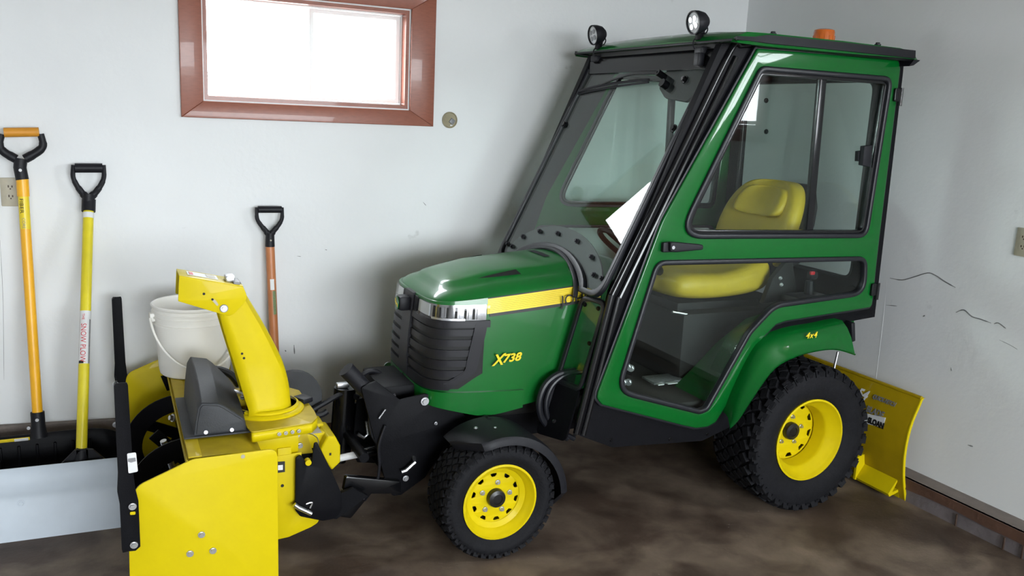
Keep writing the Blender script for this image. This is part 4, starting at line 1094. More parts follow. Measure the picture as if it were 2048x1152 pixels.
# auger: shaft, two hands of helical flighting, centre paddles
bm = BM(); cyl(bm, (-1.03, -.585, .265), (-1.03, .585, .265), .024, 16); au = ob('auger_shaft', bm, 'blackgloss', SB)
def helix(n0, n1, hand, ph=0.):
    bm = BM(); N = 90; R = .235; r = .165; prev = None
    for i in range(N+1):
        t = i/N; n = n0+(n1-n0)*t; a = ph+hand*t*2*PI*1.75
        for_ = []
        for q in (r, R):
            for dn in (-.004, .004): for_.append(bm.verts.new((-1.03+q*math.cos(a), -(n+dn), .265+q*math.sin(a))))
        if prev:
            A, B = prev, for_
            for k0, k1 in ((0, 1), (1, 3), (3, 2), (2, 0)): bm.faces.new((A[k0], A[k1], B[k1], B[k0]))
        prev = for_
    return bm
ob('auger_flight', helix(.57, .06, 1, .4), 'black', au)
ob('auger_flight', helix(-.57, -.06, -1, 1.9), 'black', au)
for n, ph in ((.45, .3), (.25, 1.6), (-.10, 2.4), (-.28, .9), (-.42, 2.0), (-.50, 3.6)):
    for k in (0, 1):
        a = ph+k*PI
        bm = BM(); box(bm, (0, 0, .10), (.045, .010, .18)); bmesh.ops.rotate(bm, cent=(0, 0, 0), matrix=Matrix.Rotation(a, 3, 'Y'), verts=bm.verts); bmesh.ops.translate(bm, vec=(-1.03, -n, .265), verts=bm.verts)
        ob('auger_spoke', bm, 'black', au)
bm = BM(); bolt(bm, (-1.10, -.30, .36), (-1, -.4, .3), .010, .02); ob('shear_bolt', bm, 'chrome', au)
bm = BM(); bolt(bm, (-1.08, .16, .44), (-1, -.4, .3), .012, .02); ob('shear_bolt', bm, 'chrome', au)
bm = BM(); cyl(bm, (-1.10, .0, .30), (-1.13, -.02, .42), .012, 10); ob('grease_fitting', bm, 'chrome', au)
# discharge drum behind the housing and the deck that carries the chute
bm = BM(); lathe(bm, [(0, .0), (.115, 0), (.115, .15), (0, .15)], (-.84, -.18, .47), (1, 0, 0), 36); dm = ob('discharge_drum', bm, 'yellow', SB)
dk = [(-0.9084, 0.5471), (-0.7065, 0.4779), (-0.6580, 0.4162), (-0.6495, 0.3600), (-0.6590, 0.1493), (-0.6884, 0.0782), (-0.7523, 0.0717), (-0.8907, 0.1623)]
deck = rp([(-.880, .500), (-.678, .472), (-.650, .425), (-.646, .36), (-.652, .115), (-.69, .06), (-.92, .06), (-.935, .10)], [.01, .01, .01, .01, .02, .02, .02, .02], 3)
dkp = plate('chute_deck', [deck], FZ(.597), .006, 'yellowold', SB, bev=.001)
flp = [(-0.8689, 0.6155), (-0.6728, 0.6328), (-0.6694, 0.5966), (-0.8631, 0.5711)]
bm = BM()
E_ = deck
top = [(x, -n, .597) for x, n in deck[:16]]
low = [(x, -n, .563) for x, n in deck[:16]]
for i in range(len(top)-1): bm.faces.new([bm.verts.new(p) for p in (top[i], top[i+1], low[i+1], low[i])])
bmesh.ops.remove_doubles(bm, verts=bm.verts, dist=1e-4)
fo = ob('deck_flange', bm, 'yellow', dkp)
md = fo.modifiers.new('t', 'SOLIDIFY'); md.thickness = .004
a, b = Vector((-.880, -.500, .579)), Vector((-.678, -.475, .579))
for t in (.44, .55, .66, .77):
    bm = BM(); bolt(bm, a.lerp(b, t)+Vector((0, -.002, 0)), (.14, -1, 0), .005, .006); ob('flange_rivet', bm, 'chrome', dkp)
bm = BM(); box(bm, (-.84, -.22, .58), (.14, .22, .02)); ob('deck_support', bm, 'yellowold', dkp)
# chute
CN = .285; CX0 = -.80
bm = BM(); lathe(bm, [(.085, 0), (.128, 0), (.130, .006), (.122, .012), (.112, .013), (.112, .020), (.104, .024)], (CX0+.0, -CN, .600), (0, 0, 1), 44); cr_ = ob('chute_ring', bm, 'yellow', SB)
bm = BM(); lathe(bm, [(.1075, .0), (.1085, .005), (.1075, .010)], (CX0, -CN, .612), (0, 0, 1), 44); ob('ring_gap', bm, 'plate', cr_)
sidep = [(-0.9099, 0.6310), (-0.8944, 0.6863), (-0.9198, 0.8113), (-0.9479, 0.9250), (-0.9610, 0.9766), (-0.8822, 1.0605), (-0.8574, 1.0034), (-0.8096, 0.9164), (-0.7657, 0.8204), (-0.7341, 0.7393), (-0.7226, 0.6550)]
# left (open) edge and right (curved back) edge of the chute, from bottom to top
Lf = [(p.x, p.y) for p in smoothpath([(a, b, 0) for a, b in [(-0.8723, 0.6306), (-0.8878, 0.6856), (-0.9077, 0.7667), (-0.9258, 0.8325), (-0.9451, 0.9078), (-0.9611, 0.9749)]], 3)]
Rt = [(p.x, p.y) for p in smoothpath([(a, b, 0) for a, b in [(-0.7209, 0.6402), (-0.7258, 0.6952), (-0.7425, 0.7651), (-0.7706, 0.8349), (-0.8193, 0.9343), (-0.8839, 1.0521)]], 3)]
Lf = [(Lf[0][0]-.002, .606)]+[q for q in Lf if q[1] > .61]; Rt = [(Rt[0][0]+.004, .606)]+[q for q in Rt if q[1] > .61]
n_ = min(len(Lf), len(Rt)); Lf = Lf[:1]+Lf[len(Lf)-n_+1:]; Rt = Rt[:1]+Rt[len(Rt)-n_+1:]
bm = BM(); secs = []
n_ = len(Lf)
for i in range(n_):
    (xl, zl), (xr, zr) = Lf[i], Rt[i]
    t = i/(n_-1)
    hw = .098-.022*min(1, t*2.2); c = CN
    rad = .5*(1-min(1, t*1.5))
    # cross-section seen from above: round back at the bottom, squarer further up; open at the front
    out = []
    for fx, fn in ((0, 1), (.25, 1), (.50, 1), (.72, .97-.04*rad), (.88, .85-.16*rad), (.97, .6-.12*rad), (1, .25), (1, -.25), (.97, -.6+.12*rad), (.88, -.85+.16*rad), (.72, -.97+.04*rad), (.50, -1), (.25, -1), (0, -1)):
        out.append((xl+(xr-xl)*fx, -(c+hw*fn), zl+(zr-zl)*fx))
    secs.append(out)
loft(bm, secs, closed=False, cap=False)
cho = ob('chute', bm, 'yellow', SB, angle=30)
md = cho.modifiers.new('t', 'SOLIDIFY'); md.thickness = .004; md.offset = -1
# deflector hood: box section open below and in front
dn = [(-1.0801, 1.1021), (-0.8816, 1.0595), (-0.8630, 1.0162), (-0.9102, 0.9642), (-0.9621, 0.9738), (-1.0839, 1.0202)]
dfp = [(-1.0801, 1.1021), (-0.8831, 1.0595), (-0.8677, 1.0199), (-0.9230, 0.9581), (-0.9621, 0.9738), (-1.0854, 1.0203)]
for nm, n in (('deflector_side', CN+.082), ('deflector_side', CN-.040)):
    q = plate(nm, [rp(dfp, [.004, .004, .03, .03, .004, .004], 3)], FY(n), .005, 'yellow', cho, bev=.0015)
    if n > CN:
        ds_ = q
(xa, za), (xb, zb) = dfp[0], dfp[1]
bm = BM(); L = Vector((xb-xa, 0, zb-za)); up = Vector((-L.z, 0, L.x)).normalized()
box(bm, (0, 0, 0), (L.length, .124, .005), bev=.0015); bmesh.ops.rotate(bm, cent=(0, 0, 0), matrix=Matrix.Rotation(-math.atan2(L.z, L.x), 3, 'Y'), verts=bm.verts); bmesh.ops.translate(bm, vec=((xa+xb)/2, -CN-.021, (za+zb)/2), verts=bm.verts)
ob('deflector_top', bm, 'yellow', cho)
def on_top(t, n, h=.004): p = Vector((xa, 0, za))+L*t; return Vector((p.x, -(CN+.02+n), p.z))+up*h
def top_quad(name, t0, t1, n0, n1, m, par, h=.0035, th=.001):
    bm = BM(); lo = [on_top(t, n, h) for t, n in ((t0, n0), (t1, n0), (t1, n1), (t0, n1))]; hi = [p+up*th for p in lo]
    loft(bm, [lo, hi]); return ob(name, bm, m, par, smooth=False)
tl = top_quad('deflector_label', .14, .62, -.035, .03, 'label', cho)
top_quad('label_print', .17, .23, -.02, .02, 'red', tl, .005)
top_quad('label_print', .44, .58, -.03, .02, 'plate', tl, .005)
bm = BM(); p = on_top(.80, .01, .012); box(bm, p, (.030, .05, .022), bev=.005); ob('cable_clamp', bm, 'chrome', cho)
bm = BM(); p = on_top(.90, .02, .006); box(bm, p, (.022, .07, .010), bev=.003); ob('cable_bracket', bm, 'labelgrey', cho)
top_quad('top_slot', .93, .99, -.04, .03, 'deep', cho, .0032)
pv = [(-0.9453, 0.9897)][0]
bm = BM(); bolt(bm, (pv[0], -(CN+.086), pv[1]), (0, -1, 0), .008, .008); ob('pivot_bolt', bm, 'chrome', cho)
bm = BM(); cyl(bm, (pv[0], -(CN+.0855), pv[1]), (pv[0], -(CN+.088), pv[1]), .0135, 20); ob('pivot_washer', bm, 'labelgrey', cho)
plate('adjust_slot', [rp([(-0.9837, 1.0202), (-0.9728, 1.0213), (-0.9607, 1.0023), (-0.9670, 0.9993)], .003, 2)], FY(CN+.0855), .001, 'plate', cho)
for q in [(-1.0064, 1.0412), (-0.8892, 0.8286), (-0.8830, 0.8124)]:
    plate('drilled_hole', [circ(q[0], q[1], .0042, 12)], FY(CN+(.0855 if q[1] > .95 else .0765)), .0012, 'deep', cho)
for q in [(-0.9806, 1.0217)]: plate('drilled_hole', [circ(q[0], q[1], .004, 10)], FY(CN+.086), .0012, 'deep', cho)
# retaining clips on the ring and the worm drive behind
def clip(nm, q, s, a, m='blackplastic'):
    bm = BM(); box(bm, q, s, Euler((0, 0, a)), bev=.005); return ob(nm, bm, m, SB)
q = [(-0.8472, 0.3550)][0]; clip('ring_clip', (q[0], -q[1], .612), (.030, .095, .022), 1.25)
q = [(-0.6655, 0.2560)][0]; clip('ring_clip', (q[0], -q[1], .612), (.045, .06, .020), .5)
q = [(-0.8815, 0.2282)][0]
wd_ = clip('worm_gear_bracket', (q[0]-.0, -q[1]+.02, .62), (.05, .09, .05), .3, 'yellowold')
for k, (px, pz) in enumerate([(-0.9074, 0.2052), (-0.9014, 0.2528), (-0.8754, 0.2607)]):
    bm = BM(); bolt(bm, (px, -pz, .64), (-.3, -.6, .7), .007, .012); ob('bracket_bolt', bm, 'chrome', wd_)
bm = BM(); cyl(bm, (-.90, -.20, .640), (-.84, -.26, .635), .013, 12); ob('worm_gear', bm, 'chrome', wd_)
bm = BM(); box(bm, (-.93, -.10, .60), (.10, .14, .02), bev=.004); ob('gear_mount', bm, 'yellow', wd_)
# belt and gear cover: dark grey moulded hood, lower end near, taller behind
sec_n = [(-1.0558, 0.5830), (-1.0500, 0.6304), (-1.0411, 0.6807), (-1.0285, 0.6964), (-0.9761, 0.6894), (-0.9560, 0.6770), (-0.8966, 0.6290), (-0.8860, 0.5821)]
bm = BM()
def cov(n, s, dz, dx=0.): 
    return [(x+dx, -n, .578+(z-.578)*s+(dz if i in (2, 3, 4) else 0)) for i, (x, z) in enumerate(sec_n)]
zb_ = sec_n[0][1]
def cov2(n, k, sx=1.):
    x0 = sec_n[0][0]
    return [(x0+(x-x0)*sx, -n, zb_+(z-zb_)*k) for x, z in sec_n]
loft(bm, [cov2(.445, .96, .98), cov2(.44, 1.0), cov2(.40, 1.05, 1.02), cov2(.30, 1.28, 1.03), cov2(.18, 1.40, 1.03), cov2(.06, 1.42, 1.0), cov2(.035, 1.36, .97)])
cv = ob('belt_cover', bm, 'greyplastic', SB, angle=50)
bv = cv.modifiers.new('b', 'BEVEL'); bv.width = .010; bv.segments = 3; bv.limit_method = 'ANGLE'; bv.angle_limit = .4
ef = [(x, z) for x, z in off(sec_n, -.007)]
plate('cover_end_panel', [rp(ef, .006, 3)], FY(.445), .008, 'greyplastic', cv, bev=.003)
bm = BM(); box(bm, ((sec_n[0][0]+sec_n[-1][0])/2-.01, -.25, zb_+.002), (sec_n[-1][0]-sec_n[0][0]+.04, .42, .006), bev=.002); ob('cover_flange', bm, 'greyplastic', cv)
for q in [(-1.0184, 0.5944), (-0.9373, 0.5936)]:
    bm = BM(); bolt(bm, (q[0], -.452, q[1]+.003), (0, -1, .2), .0045, .006); ob('cover_bolt', bm, 'chrome', cv)
# frame behind the deck: bracket, side plate and the yellow latch housing with decals
lat = [(-0.7668, 0.4228), (-0.6800, 0.4268), (-0.6787, 0.2105), (-0.6275, 0.2123), (-0.6127, 0.1941), (-0.6163, 0.1427), (-0.6459, 0.1276), (-0.7280, 0.1019), (-0.7694, 0.0992)]
lp_ = plate('frame_side_plate', [rp(lat, [0, 0, .03, .02, .02, .03, .03, .02, 0], 4)], FY(.36) if 0 else FY(.298), .008, 'yellow', SB, bev=.002)
plate('warning_label', [[(-0.7644, 0.4016), (-0.7397, 0.4002), (-0.7400, 0.3600), (-0.7647, 0.3596)]], FY(.3035), .002, 'printblack', lp_)
plate('label_print', [[(-0.7648, 0.3891), (-0.7472, 0.3886), (-0.7474, 0.3695), (-0.7649, 0.3701)]], FY(.305), .001, 'label', lp_)
plate('drilled_hole', [circ(*[(-0.7492, 0.3074)][0], .006, 12)], FY(.3025), .001, 'deep', lp_)
plate('frame_side_plate', [rp(lat, [0, 0, .03, .02, .02, .03, .03, .02, 0], 4)], FYf(.298), .008, 'yellow', SB, bev=.002)
bm = BM(); box(bm, (-.74, 0, .30), (.05, .60, .30), bev=.004); ob('frame_back', bm, 'yellow', SB)
bp_ = [(-0.7168, 0.4745), (-0.6476, 0.4742), (-0.6217, 0.3863), (-0.7027, 0.3868)]
plate('frame_bracket', [bp_], FY(.22), .006, 'yellowold', SB)
for q in [(-0.6815, 0.4644), (-0.6707, 0.4220)]:
    bm = BM(); bolt(bm, (q[0], -.224, q[1]), (0, -1, 0), .008, .010); ob('bracket_bolt', bm, 'chrome', SB)
# latch housing: sloped ridge plus box end
bx = [(-0.5630, 0.4351), (-0.5325, 0.4314), (-0.5131, 0.3908), (-0.5127, 0.3239), (-0.5453, 0.2957), (-0.5760, 0.3464), (-0.5912, 0.3846)]
bm = BM()
loft(bm, [[(x, -.20, z) for x, z in bx], [(x, -.03, z) for x, z in bx]]); lh_ = ob('latch_housing', bm, 'yellow', SB)
bv = lh_.modifiers.new('b', 'BEVEL'); bv.width = .006; bv.segments = 2; bv.limit_method = 'ANGLE'
zt = max(z for x, z in bx)
bm = BM(); box(bm, (-.66, -.13, zt-.03), (.20, .05, .06), bev=.006); box(bm, (-.60, -.03, zt-.015), (.10, .10, .05), bev=.006); ob('latch_rail', bm, 'yellow', lh_)
bm = BM(); box(bm, (-.60, -.11, zt+.001), (.05, .09, .002)); ob('caution_label', bm, 'plate', lh_)
bm = BM(); box(bm, (-.68, -.13, zt+.002), (.05, .045, .002)); l1 = ob('caution_label', bm, 'plate', lh_)
bm = BM(); box(bm, (-.68, -.13, zt+.003), (.052, .004, .002)); ob('label_print', bm, 'red', l1)
bm = BM(); tube(bm, [(-.67, -.13, zt+.012), (-.63, -.15, zt+.006), (-.60, -.19, zt-.004), (-.598, -.204, zt-.04), (-.596, -.205, zt-.09)], .0022, seg=6, n=3); ob('latch_wire', bm, 'chrome', lh_)
hk = [(-0.5524, 0.3635)][0]
plate('drilled_hole', [rect(hk[0]-.004, hk[0]+.004, hk[1]-.005, hk[1]+.005)], FY(.2015), .001, 'deep', lh_)
# black coupler plates between implement and lift frame
cpl = [(-0.7053, 0.4169), (-0.6875, 0.4260), (-0.6733, 0.4031), (-0.6644, 0.3808), (-0.6500, 0.3788), (-0.6392, 0.4639), (-0.6284, 0.4664), (-0.5752, 0.3472), (-0.5395, 0.2573), (-0.5353, 0.1969), (-0.5576, 0.1584), (-0.6078, 0.1567), (-0.6900, 0.1881), (-0.7079, 0.2145)]
for sd, F in ((1, FY), (-1, FYf)):
    c1 = plate('coupler_plate', [rp(cpl, [.01, .008, .008, .01, .01, .004, .004, .01, .02, .02, .02, .02, .02, .02], 3)], F(.32), .010, 'black', SB, bev=.002)
    kq = [(-0.6618, 0.3959)][0]
    bm = BM(); cyl(bm, F(.31)(kq[0], kq[1], 0), F(.334)(kq[0], kq[1], 0), .011, 16); ob('locating_pin', bm, 'yellow', c1)
    pq = [(-0.7151, 0.2481), (-0.7009, 0.2342), (-0.6542, 0.2033)]
    bm = BM(); tube(bm, [F(.345)(x, z, 0) for x, z in pq], .0085, seg=10, smooth=False); ob('lynch_pin', bm, 'chrome', c1)
    pq = [(-0.6702, 0.2365), (-0.6485, 0.2390), (-0.6558, 0.2186)]
    bm = BM(); tube(bm, [F(.33)(x, z, 0) for x, z in pq], .004, seg=8); ob('pin_clip', bm, 'chrome', c1)
    bm = BM(); pq = [(-0.6033, 0.1465), (-0.5304, 0.1870), (-0.4331, 0.2225), (-0.5198, 0.2956)]
    plate('coupler_lower_link', [[(-0.6841, 0.1811), (-0.5504, 0.1432), (-0.4303, 0.2176), (-0.4885, 0.2567), (-0.6106, 0.2251)]], F(.29), .02, 'black', c1)
    bm.free()
# skid shoe bracket under the frame
bm = BM(); box(bm, (-.86, -.50, .012), (.10, .05, .016), bev=.003); ob('skid_shoe', bm, 'black', SB)
bm = BM(); box(bm, (-.86, .50, .012), (.10, .05, .016), bev=.003); ob('skid_shoe', bm, 'black', SB)
# black belt guard arc behind the cover and the round guard beyond the chute
bm = BM()
ag = [(-0.9674, 0.6757), (-0.9231, 0.6681), (-0.8839, 0.6451), (-0.8555, 0.6030)]
pts = [(x, 0, z) for x, z in ag]
tube(bm, pts, .014, seg=8); ob('belt_guard', bm, 'blackplastic', SB)
rg = [(-0.6065, 0.5490)][0]
bm = BM(); lathe(bm, [(0, -.02), (.10, -.02), (.115, -.008), (.115, .02), (0, .02)], (rg[0]-.03, .10, rg[1]-.05), (0, -1, 0), 32); ob('drive_pulley_guard', bm, 'greyplastic', SB)
bm = BM(); tube(bm, [(x, .02, z) for x, z in [(-0.6225, 0.4405), (-0.5431, 0.4423), (-0.5130, 0.4560)]], .013, seg=8); ob('drive_hose', bm, 'blackplastic', SB)

# ================================================================ white bucket on the housing
TM = Matrix.Translation(TR.location) @ Matrix.Rotation(-.01918, 4, 'Z')
def world(x, n, z): return TM @ Vector((x, -n, z))
BX = world(-.985, -.325, .578)
BK = empty('bucket', BX, .3, label='white plastic pail with wire handle sitting on the snow blower housing', category='bucket')
bm = BM()
lathe(bm, [(0, .004), (.122, .004), (.129, 0), (.133, .004), (.1365, .02), (.148, .205), (.154, .206), (.154, .212), (.149, .214), (.150, .232), (.156, .233), (.156, .239), (.151, .241), (.152, .252), (.158, .254), (.158, .259), (.153, .262), (.154, .272), (.160, .276), (.1605, .283), (.156, .286), (.151, .284), (.147, .262), (.131, .010), (0, .008)], (0, 0, 0), (0, 0, 1), 64)
ob('pail_body', bm, 'white', BK, angle=25)
ca = PI+.02
for a in (2.95, 2.95+PI):
    bm = BM(); c = Vector((math.cos(a)*.158, math.sin(a)*.158, .236)); box(bm, c, (.020, .030, .034), Euler((0, 0, a)), bev=.004); ob('handle_ear', bm, 'white', BK)
a0 = 2.95
u = Vector((math.cos(a0), math.sin(a0), 0)); v = Vector((-math.sin(a0), math.cos(a0), 0))
if v.y > 0: v = -v
bm = BM(); pts = []
for i in range(25):
    t = PI*i/24
    pts.append(u*math.cos(t)*.168+v*(.02+math.sin(t)*.155)*1.0+Vector((0, 0, .236-math.sin(t)*.190)))
tube(bm, pts, .0045, seg=8, smooth=False); ob('bail_handle', bm, 'white', BK)

# ================================================================ tools leaning on the back wall
def tool(name, label, cat, base, grp=None): return empty(name, base, 0, label=label, category=cat)
def local(T, P): return Vector(P)-T.location
# --- shovel with wide black scoop, tallest handle
S1 = tool('snow_shovel', 'tallest snow shovel, orange-yellow handle with orange grip, black scoop', 'shovel', (-.245, 3.72, 0))
g = [(-0.2392, 1.5005), (-0.2485, 1.3406)]
gx, gz = g[0]; gy = 3.975
top = Vector((g[1][0], 3.955, g[1][1])); bot = Vector((-.2455, 3.82, .355))
def L1(P): return Vector(P)-S1.location
e1 = [(-0.2559, 1.3179)][0]
h0 = Vector((e1[0]+.012, 3.955, e1[1]+.0)); b0 = [(-0.2375, 0.3755)][0]; h1 = Vector((b0[0], 3.84, b0[1]))
bm = BM(); cyl(bm, L1(h0+(h0-h1).normalized()*.02), L1(h1-(h0-h1).normalized()*.03), .0195, 20); sf = ob('shaft', bm, 'amberhandle', S1)
ax = (h0-h1).normalized()
bm = BM(); cyl(bm, L1(h0-ax*.002), L1(h0-ax*.07), .0225, 20); ob('shaft_collar', bm, 'amberhandle', S1)
# lettering down the shaft
def shaft_text(s, size, h0, h1, dist, m, parent, org, r, side=0., xs=1.):
    ax = (h1-h0).normalized(); toc = Vector((0, -1, 0)); toc = (toc-ax*toc.dot(ax)).normalized(); sx = ax.cross(toc).normalized()
    if sx.x < 0: sx = -sx
    def F(u, v, w_):
        th = (side-(v-.35*size))/r
        return (h0+ax*(dist+u)-org)+(sx*math.sin(-th)*-1 if 0 else sx*math.sin((v-.35*size)/r+side))*(r+w_)+toc*math.cos((v-.35*size)/r+side)*(r+w_)
    text('shaft_lettering', s, size, F, m, parent, th=.0008, xs=xs, cuts=3)
def shaft_wrap(nm, h0, h1, d0, d1, r, m, parent, org, a0=0, a1=2*PI):
    ax = (h1-h0).normalized(); bm = BM(); lathe(bm, [(r, 0), (r, d1-d0)], h0+ax*d0-org, ax, 28, a0=a0, a1=a1); return ob(nm, bm, m, parent)
wr1 = shaft_wrap('shaft_label', h0, h1, .071, .20, .0199, 'tape', S1, S1.location)
shaft_text('FIBER', .020, h0, h1, .078, 'printblack', wr1, S1.location, .0204, -.35, 1.25)
shaft_text('CORE', .016, h0, h1, .155, 'labelgrey', wr1, S1.location, .0204, -.15, 1.0)
# ergonomic D grip
G = [(-0.3015, 1.5029), (-0.1667, 1.5074), (-0.1644, 1.4523), (-0.1798, 1.4282), (-0.2383, 1.3815), (-0.2559, 1.3179), (-0.2660, 1.3810), (-0.3080, 1.4252), (-0.3131, 1.4523), (-0.3126, 1.4871)]
def gl_(px): pass
DP = [(-0.3056, 1.4912), (-0.3150, 1.4483), (-0.3014, 1.4214), (-0.2618, 1.3949)]; DQ = [(-0.1708, 1.4955), (-0.1644, 1.4523), (-0.1834, 1.4261), (-0.2306, 1.3955)]
bm = BM()
for side_ in (DP, DQ):
    tube(bm, [L1((x, 3.965, z)) for x, z in side_], [.013, .015, .0165, .018], seg=12)
cc = [(-0.2444, 1.3972), (-0.2499, 1.3616)]
tube(bm, [L1((cc[0][0], 3.962, cc[0][1])), L1((cc[1][0], 3.960, cc[1][1])), L1(h0-ax*.004)], [.024, .0235, .0235], seg=16, smooth=False)
ob('d_grip', bm, 'blackplastic', S1)
gb = [(-0.2968, 1.4973), (-0.1757, 1.5032)]
bm = BM(); tube(bm, [L1((gb[0][0], 3.965, gb[0][1])), L1((gb[1][0], 3.965, gb[1][1]))], .0185, seg=16, smooth=False); ob('grip_sleeve', bm, 'orangegrip', S1)
bm = BM(); q = [(-0.2478, 1.3529)][0]; bolt(bm, L1((q[0], 3.936, q[1])), (0, -1, 0), .0045, .004); ob('grip_rivet', bm, 'label', S1)
# scoop
sk = h1-ax*.10
bm = BM(); tube(bm, [L1(h1+ax*.005), L1(h1-ax*.05), L1(sk)], [.026, .026, .032], seg=16, smooth=False); so = ob('socket', bm, 'blackplastic', S1)
for q in [(-0.2385, 0.3573), (-0.2703, 0.3270)]:
    bm = BM(); bolt(bm, L1((q[0], 3.805, q[1])), (0, -1, 0), .005, .006); ob('socket_screw', bm, 'chrome', so)
bm = BM(); secs = []
zt1 = .270; ytp = 3.845
N = 20
for i in range(N+1):
    t = -1+2*i/N; x = -.25+t*.31; k = abs(t)**6
    e = 1-k*.12
    zz = zt1-.0*k
    secs.append([(x, ytp+.015, zz*e+.012), (x, ytp-.005, zz*e+.018), (x, ytp-.02, zz*e-.006), (x, ytp-.012-.0*k, zz*.72), (x, ytp-.03, zz*.42), (x, ytp-.09, zz*.14), (x, ytp-.17, .006), (x, ytp-.17, .0), (x, ytp-.08, .03), (x, ytp-.018, .12), (x, ytp+.004, .22)])
loft(bm, [[L1(p) for p in s] for s in secs]); sc = ob('scoop', bm, 'black', S1, angle=40)
bm = BM(); box(bm, L1((-.40, ytp-.0185, zt1+.004)), (.26, .004, .018), Euler((.5, 0, 0)), bev=.001); ob('scoop_label', bm, 'tape', sc)
bm = BM(); box(bm, L1((-.30, ytp-.0195, zt1+.004)), (.05, .004, .016), Euler((.5, 0, 0)), bev=.001); ob('scoop_label', bm, 'label', sc)
for k in range(7):
    bm = BM(); x = -.44+k*.065; box(bm, L1((x, ytp-.022, .15)), (.010, .014, .20), Euler((.06, 0, 0)), bev=.003); ob('scoop_rib', bm, 'black', sc)
for q in [(-0.3549, 0.2158), (-0.3285, 0.2139), (-0.3049, 0.2186)]:
    bm = BM(); p = L1((q[0], 3.62, q[1])); box(bm, p, (.03, .006, .006), bev=.002); ob('scoop_clip', bm, 'aluminium', sc)
# --- silver snow plow pusher
S2 = tool('snow_pusher', 'snow pusher with wide silver metal blade and lime-yellow handle', 'shovel', (-.10, 3.50, 0))
def L2_(P): return Vector(P)-S2.location
t2 = [(-0.0128, 1.1876)][0]; b2 = [(-0.0802, 0.2785)][0]
h0 = Vector((t2[0], 3.985, t2[1])); h1 = Vector((b2[0], 3.62, b2[1])); ax = (h0-h1).normalized()
bm = BM(); cyl(bm, L2_(h0), L2_(h1-ax*.04), .0205, 20, .0205); ob('shaft', bm, 'limehandle', S2)
tot = (h0-h1).length
wl_ = shaft_wrap('shaft_sticker', h0, h1, tot*.012, tot*.036, .021, 'label', S2, S2.location)
s0_, s1_ = tot*(628-420)/480.*1.0, tot*(733-420)/480.
wl_ = shaft_wrap('shaft_sticker', h0, h1, s0_, s1_, .0209, 'label', S2, S2.location)
shaft_text('THE', .014, h0, h1, s0_+.012, 'red', wl_, S2.location, .0216, -.35)
shaft_text('SNOW PLOW', .030, h0, h1, s0_+.052, 'red', wl_, S2.location, .0216, -.25, .84)
shaft_text('|||||||||||||||||||||||||||', .010, h0, h1, s0_+.04, 'labelgrey', wl_, S2.location, .0212, .95, .9) if 0 else None
bmx = shaft_wrap('sticker_print', h0, h1, s0_+.035, s1_, .0212, 'labelgrey', wl_, S2.location, a0=0, a1=.01) if 0 else None
def stripe(nm, d0, d1, angs, m):
    ax = (h1-h0).normalized(); toc = Vector((0, -1, 0)); toc = (toc-ax*toc.dot(ax)).normalized(); sx = ax.cross(toc).normalized()
    if sx.x < 0: sx = -sx
    bm = BM(); R = [[(h0+ax*d-S2.location)+(sx*math.sin(a)+toc*math.cos(a))*.0213 for a in angs] for d in (d0, d1)]
    loft(bm, R, closed=False, cap=False); ob(nm, bm, m, wl_)
stripe('sticker_print', s0_+.035, s1_, (.75, .95, 1.15), 'labelgrey')
stripe('sticker_print', s1_-.012, s1_-.001, (-1.1, -.8, -.4, -.1), 'printblack')
# D grip, straight black bar
A = [(-0.0548, 1.3599), (0.0476, 1.3614)]
bm = BM(); tube(bm, [L2_((A[0][0], 3.998, A[0][1])), L2_((A[1][0], 3.998, A[1][1]))], .0195, seg=14, smooth=False); dg = ob('d_grip', bm, 'blackplastic', S2)
for pts in ([(-0.0597, 1.3722), (-0.0637, 1.3272), (-0.0543, 1.2945), (-0.0355, 1.2616), (-0.0197, 1.2409)], [(0.0518, 1.3740), (0.0518, 1.3285), (0.0409, 1.2951), (0.0187, 1.2617), (-0.0010, 1.2409)]):
    bm = BM(); tube(bm, [L2_((x, 3.998, z)) for x, z in pts], [.009, .0095, .011, .013, .016], seg=10); ob('grip_arm', bm, 'blackplastic', dg)
kq = [(-0.0098, 1.2536), (-0.0150, 1.1807)]
bm = BM(); tube(bm, [L2_((kq[0][0], 3.997, kq[0][1])), L2_((kq[1][0], 3.990, kq[1][1]))], .0225, seg=14, smooth=False); cyl(bm, L2_(h0+ax*.045), L2_(h0-ax*.006), .027, 14); ob('grip_socket', bm, 'blackplastic', dg)
# blade: curved sheet
yb = 3.458; XL_, XR_ = -.60, .085
prof = [(3.470, .0), (3.474, .06), (3.486, .12), (3.500, .155), (3.525, .175), (3.545, .200), (3.555, .235), (3.553, .258)]
def tw(x): return -.045*(x+.15)
bm = BM(); secs = []
for x in (XL_, XR_):
    P = [(p.x, p.y) for p in smoothpath([(a, b, 0) for a, b in prof], 4)]
    secs.append([L2_((x, a+tw(x), b)) for a, b in P]+[L2_((x, a+tw(x)+.004, b)) for a, b in P[::-1]])
loft(bm, secs); bl = ob('pusher_blade', bm, 'silver', S2, angle=60)
for q in [(-0.2903, 0.1392), (-0.1302, 0.1210), (-0.0490, 0.1161)]:
    bm = BM(); bolt(bm, L2_((q[0], 3.492+tw(q[0]), q[1])), (0, -1, .1), .010, .004); ob('blade_rivet', bm, 'silver', bl)
q = [(-0.0865, 0.2132)][0]
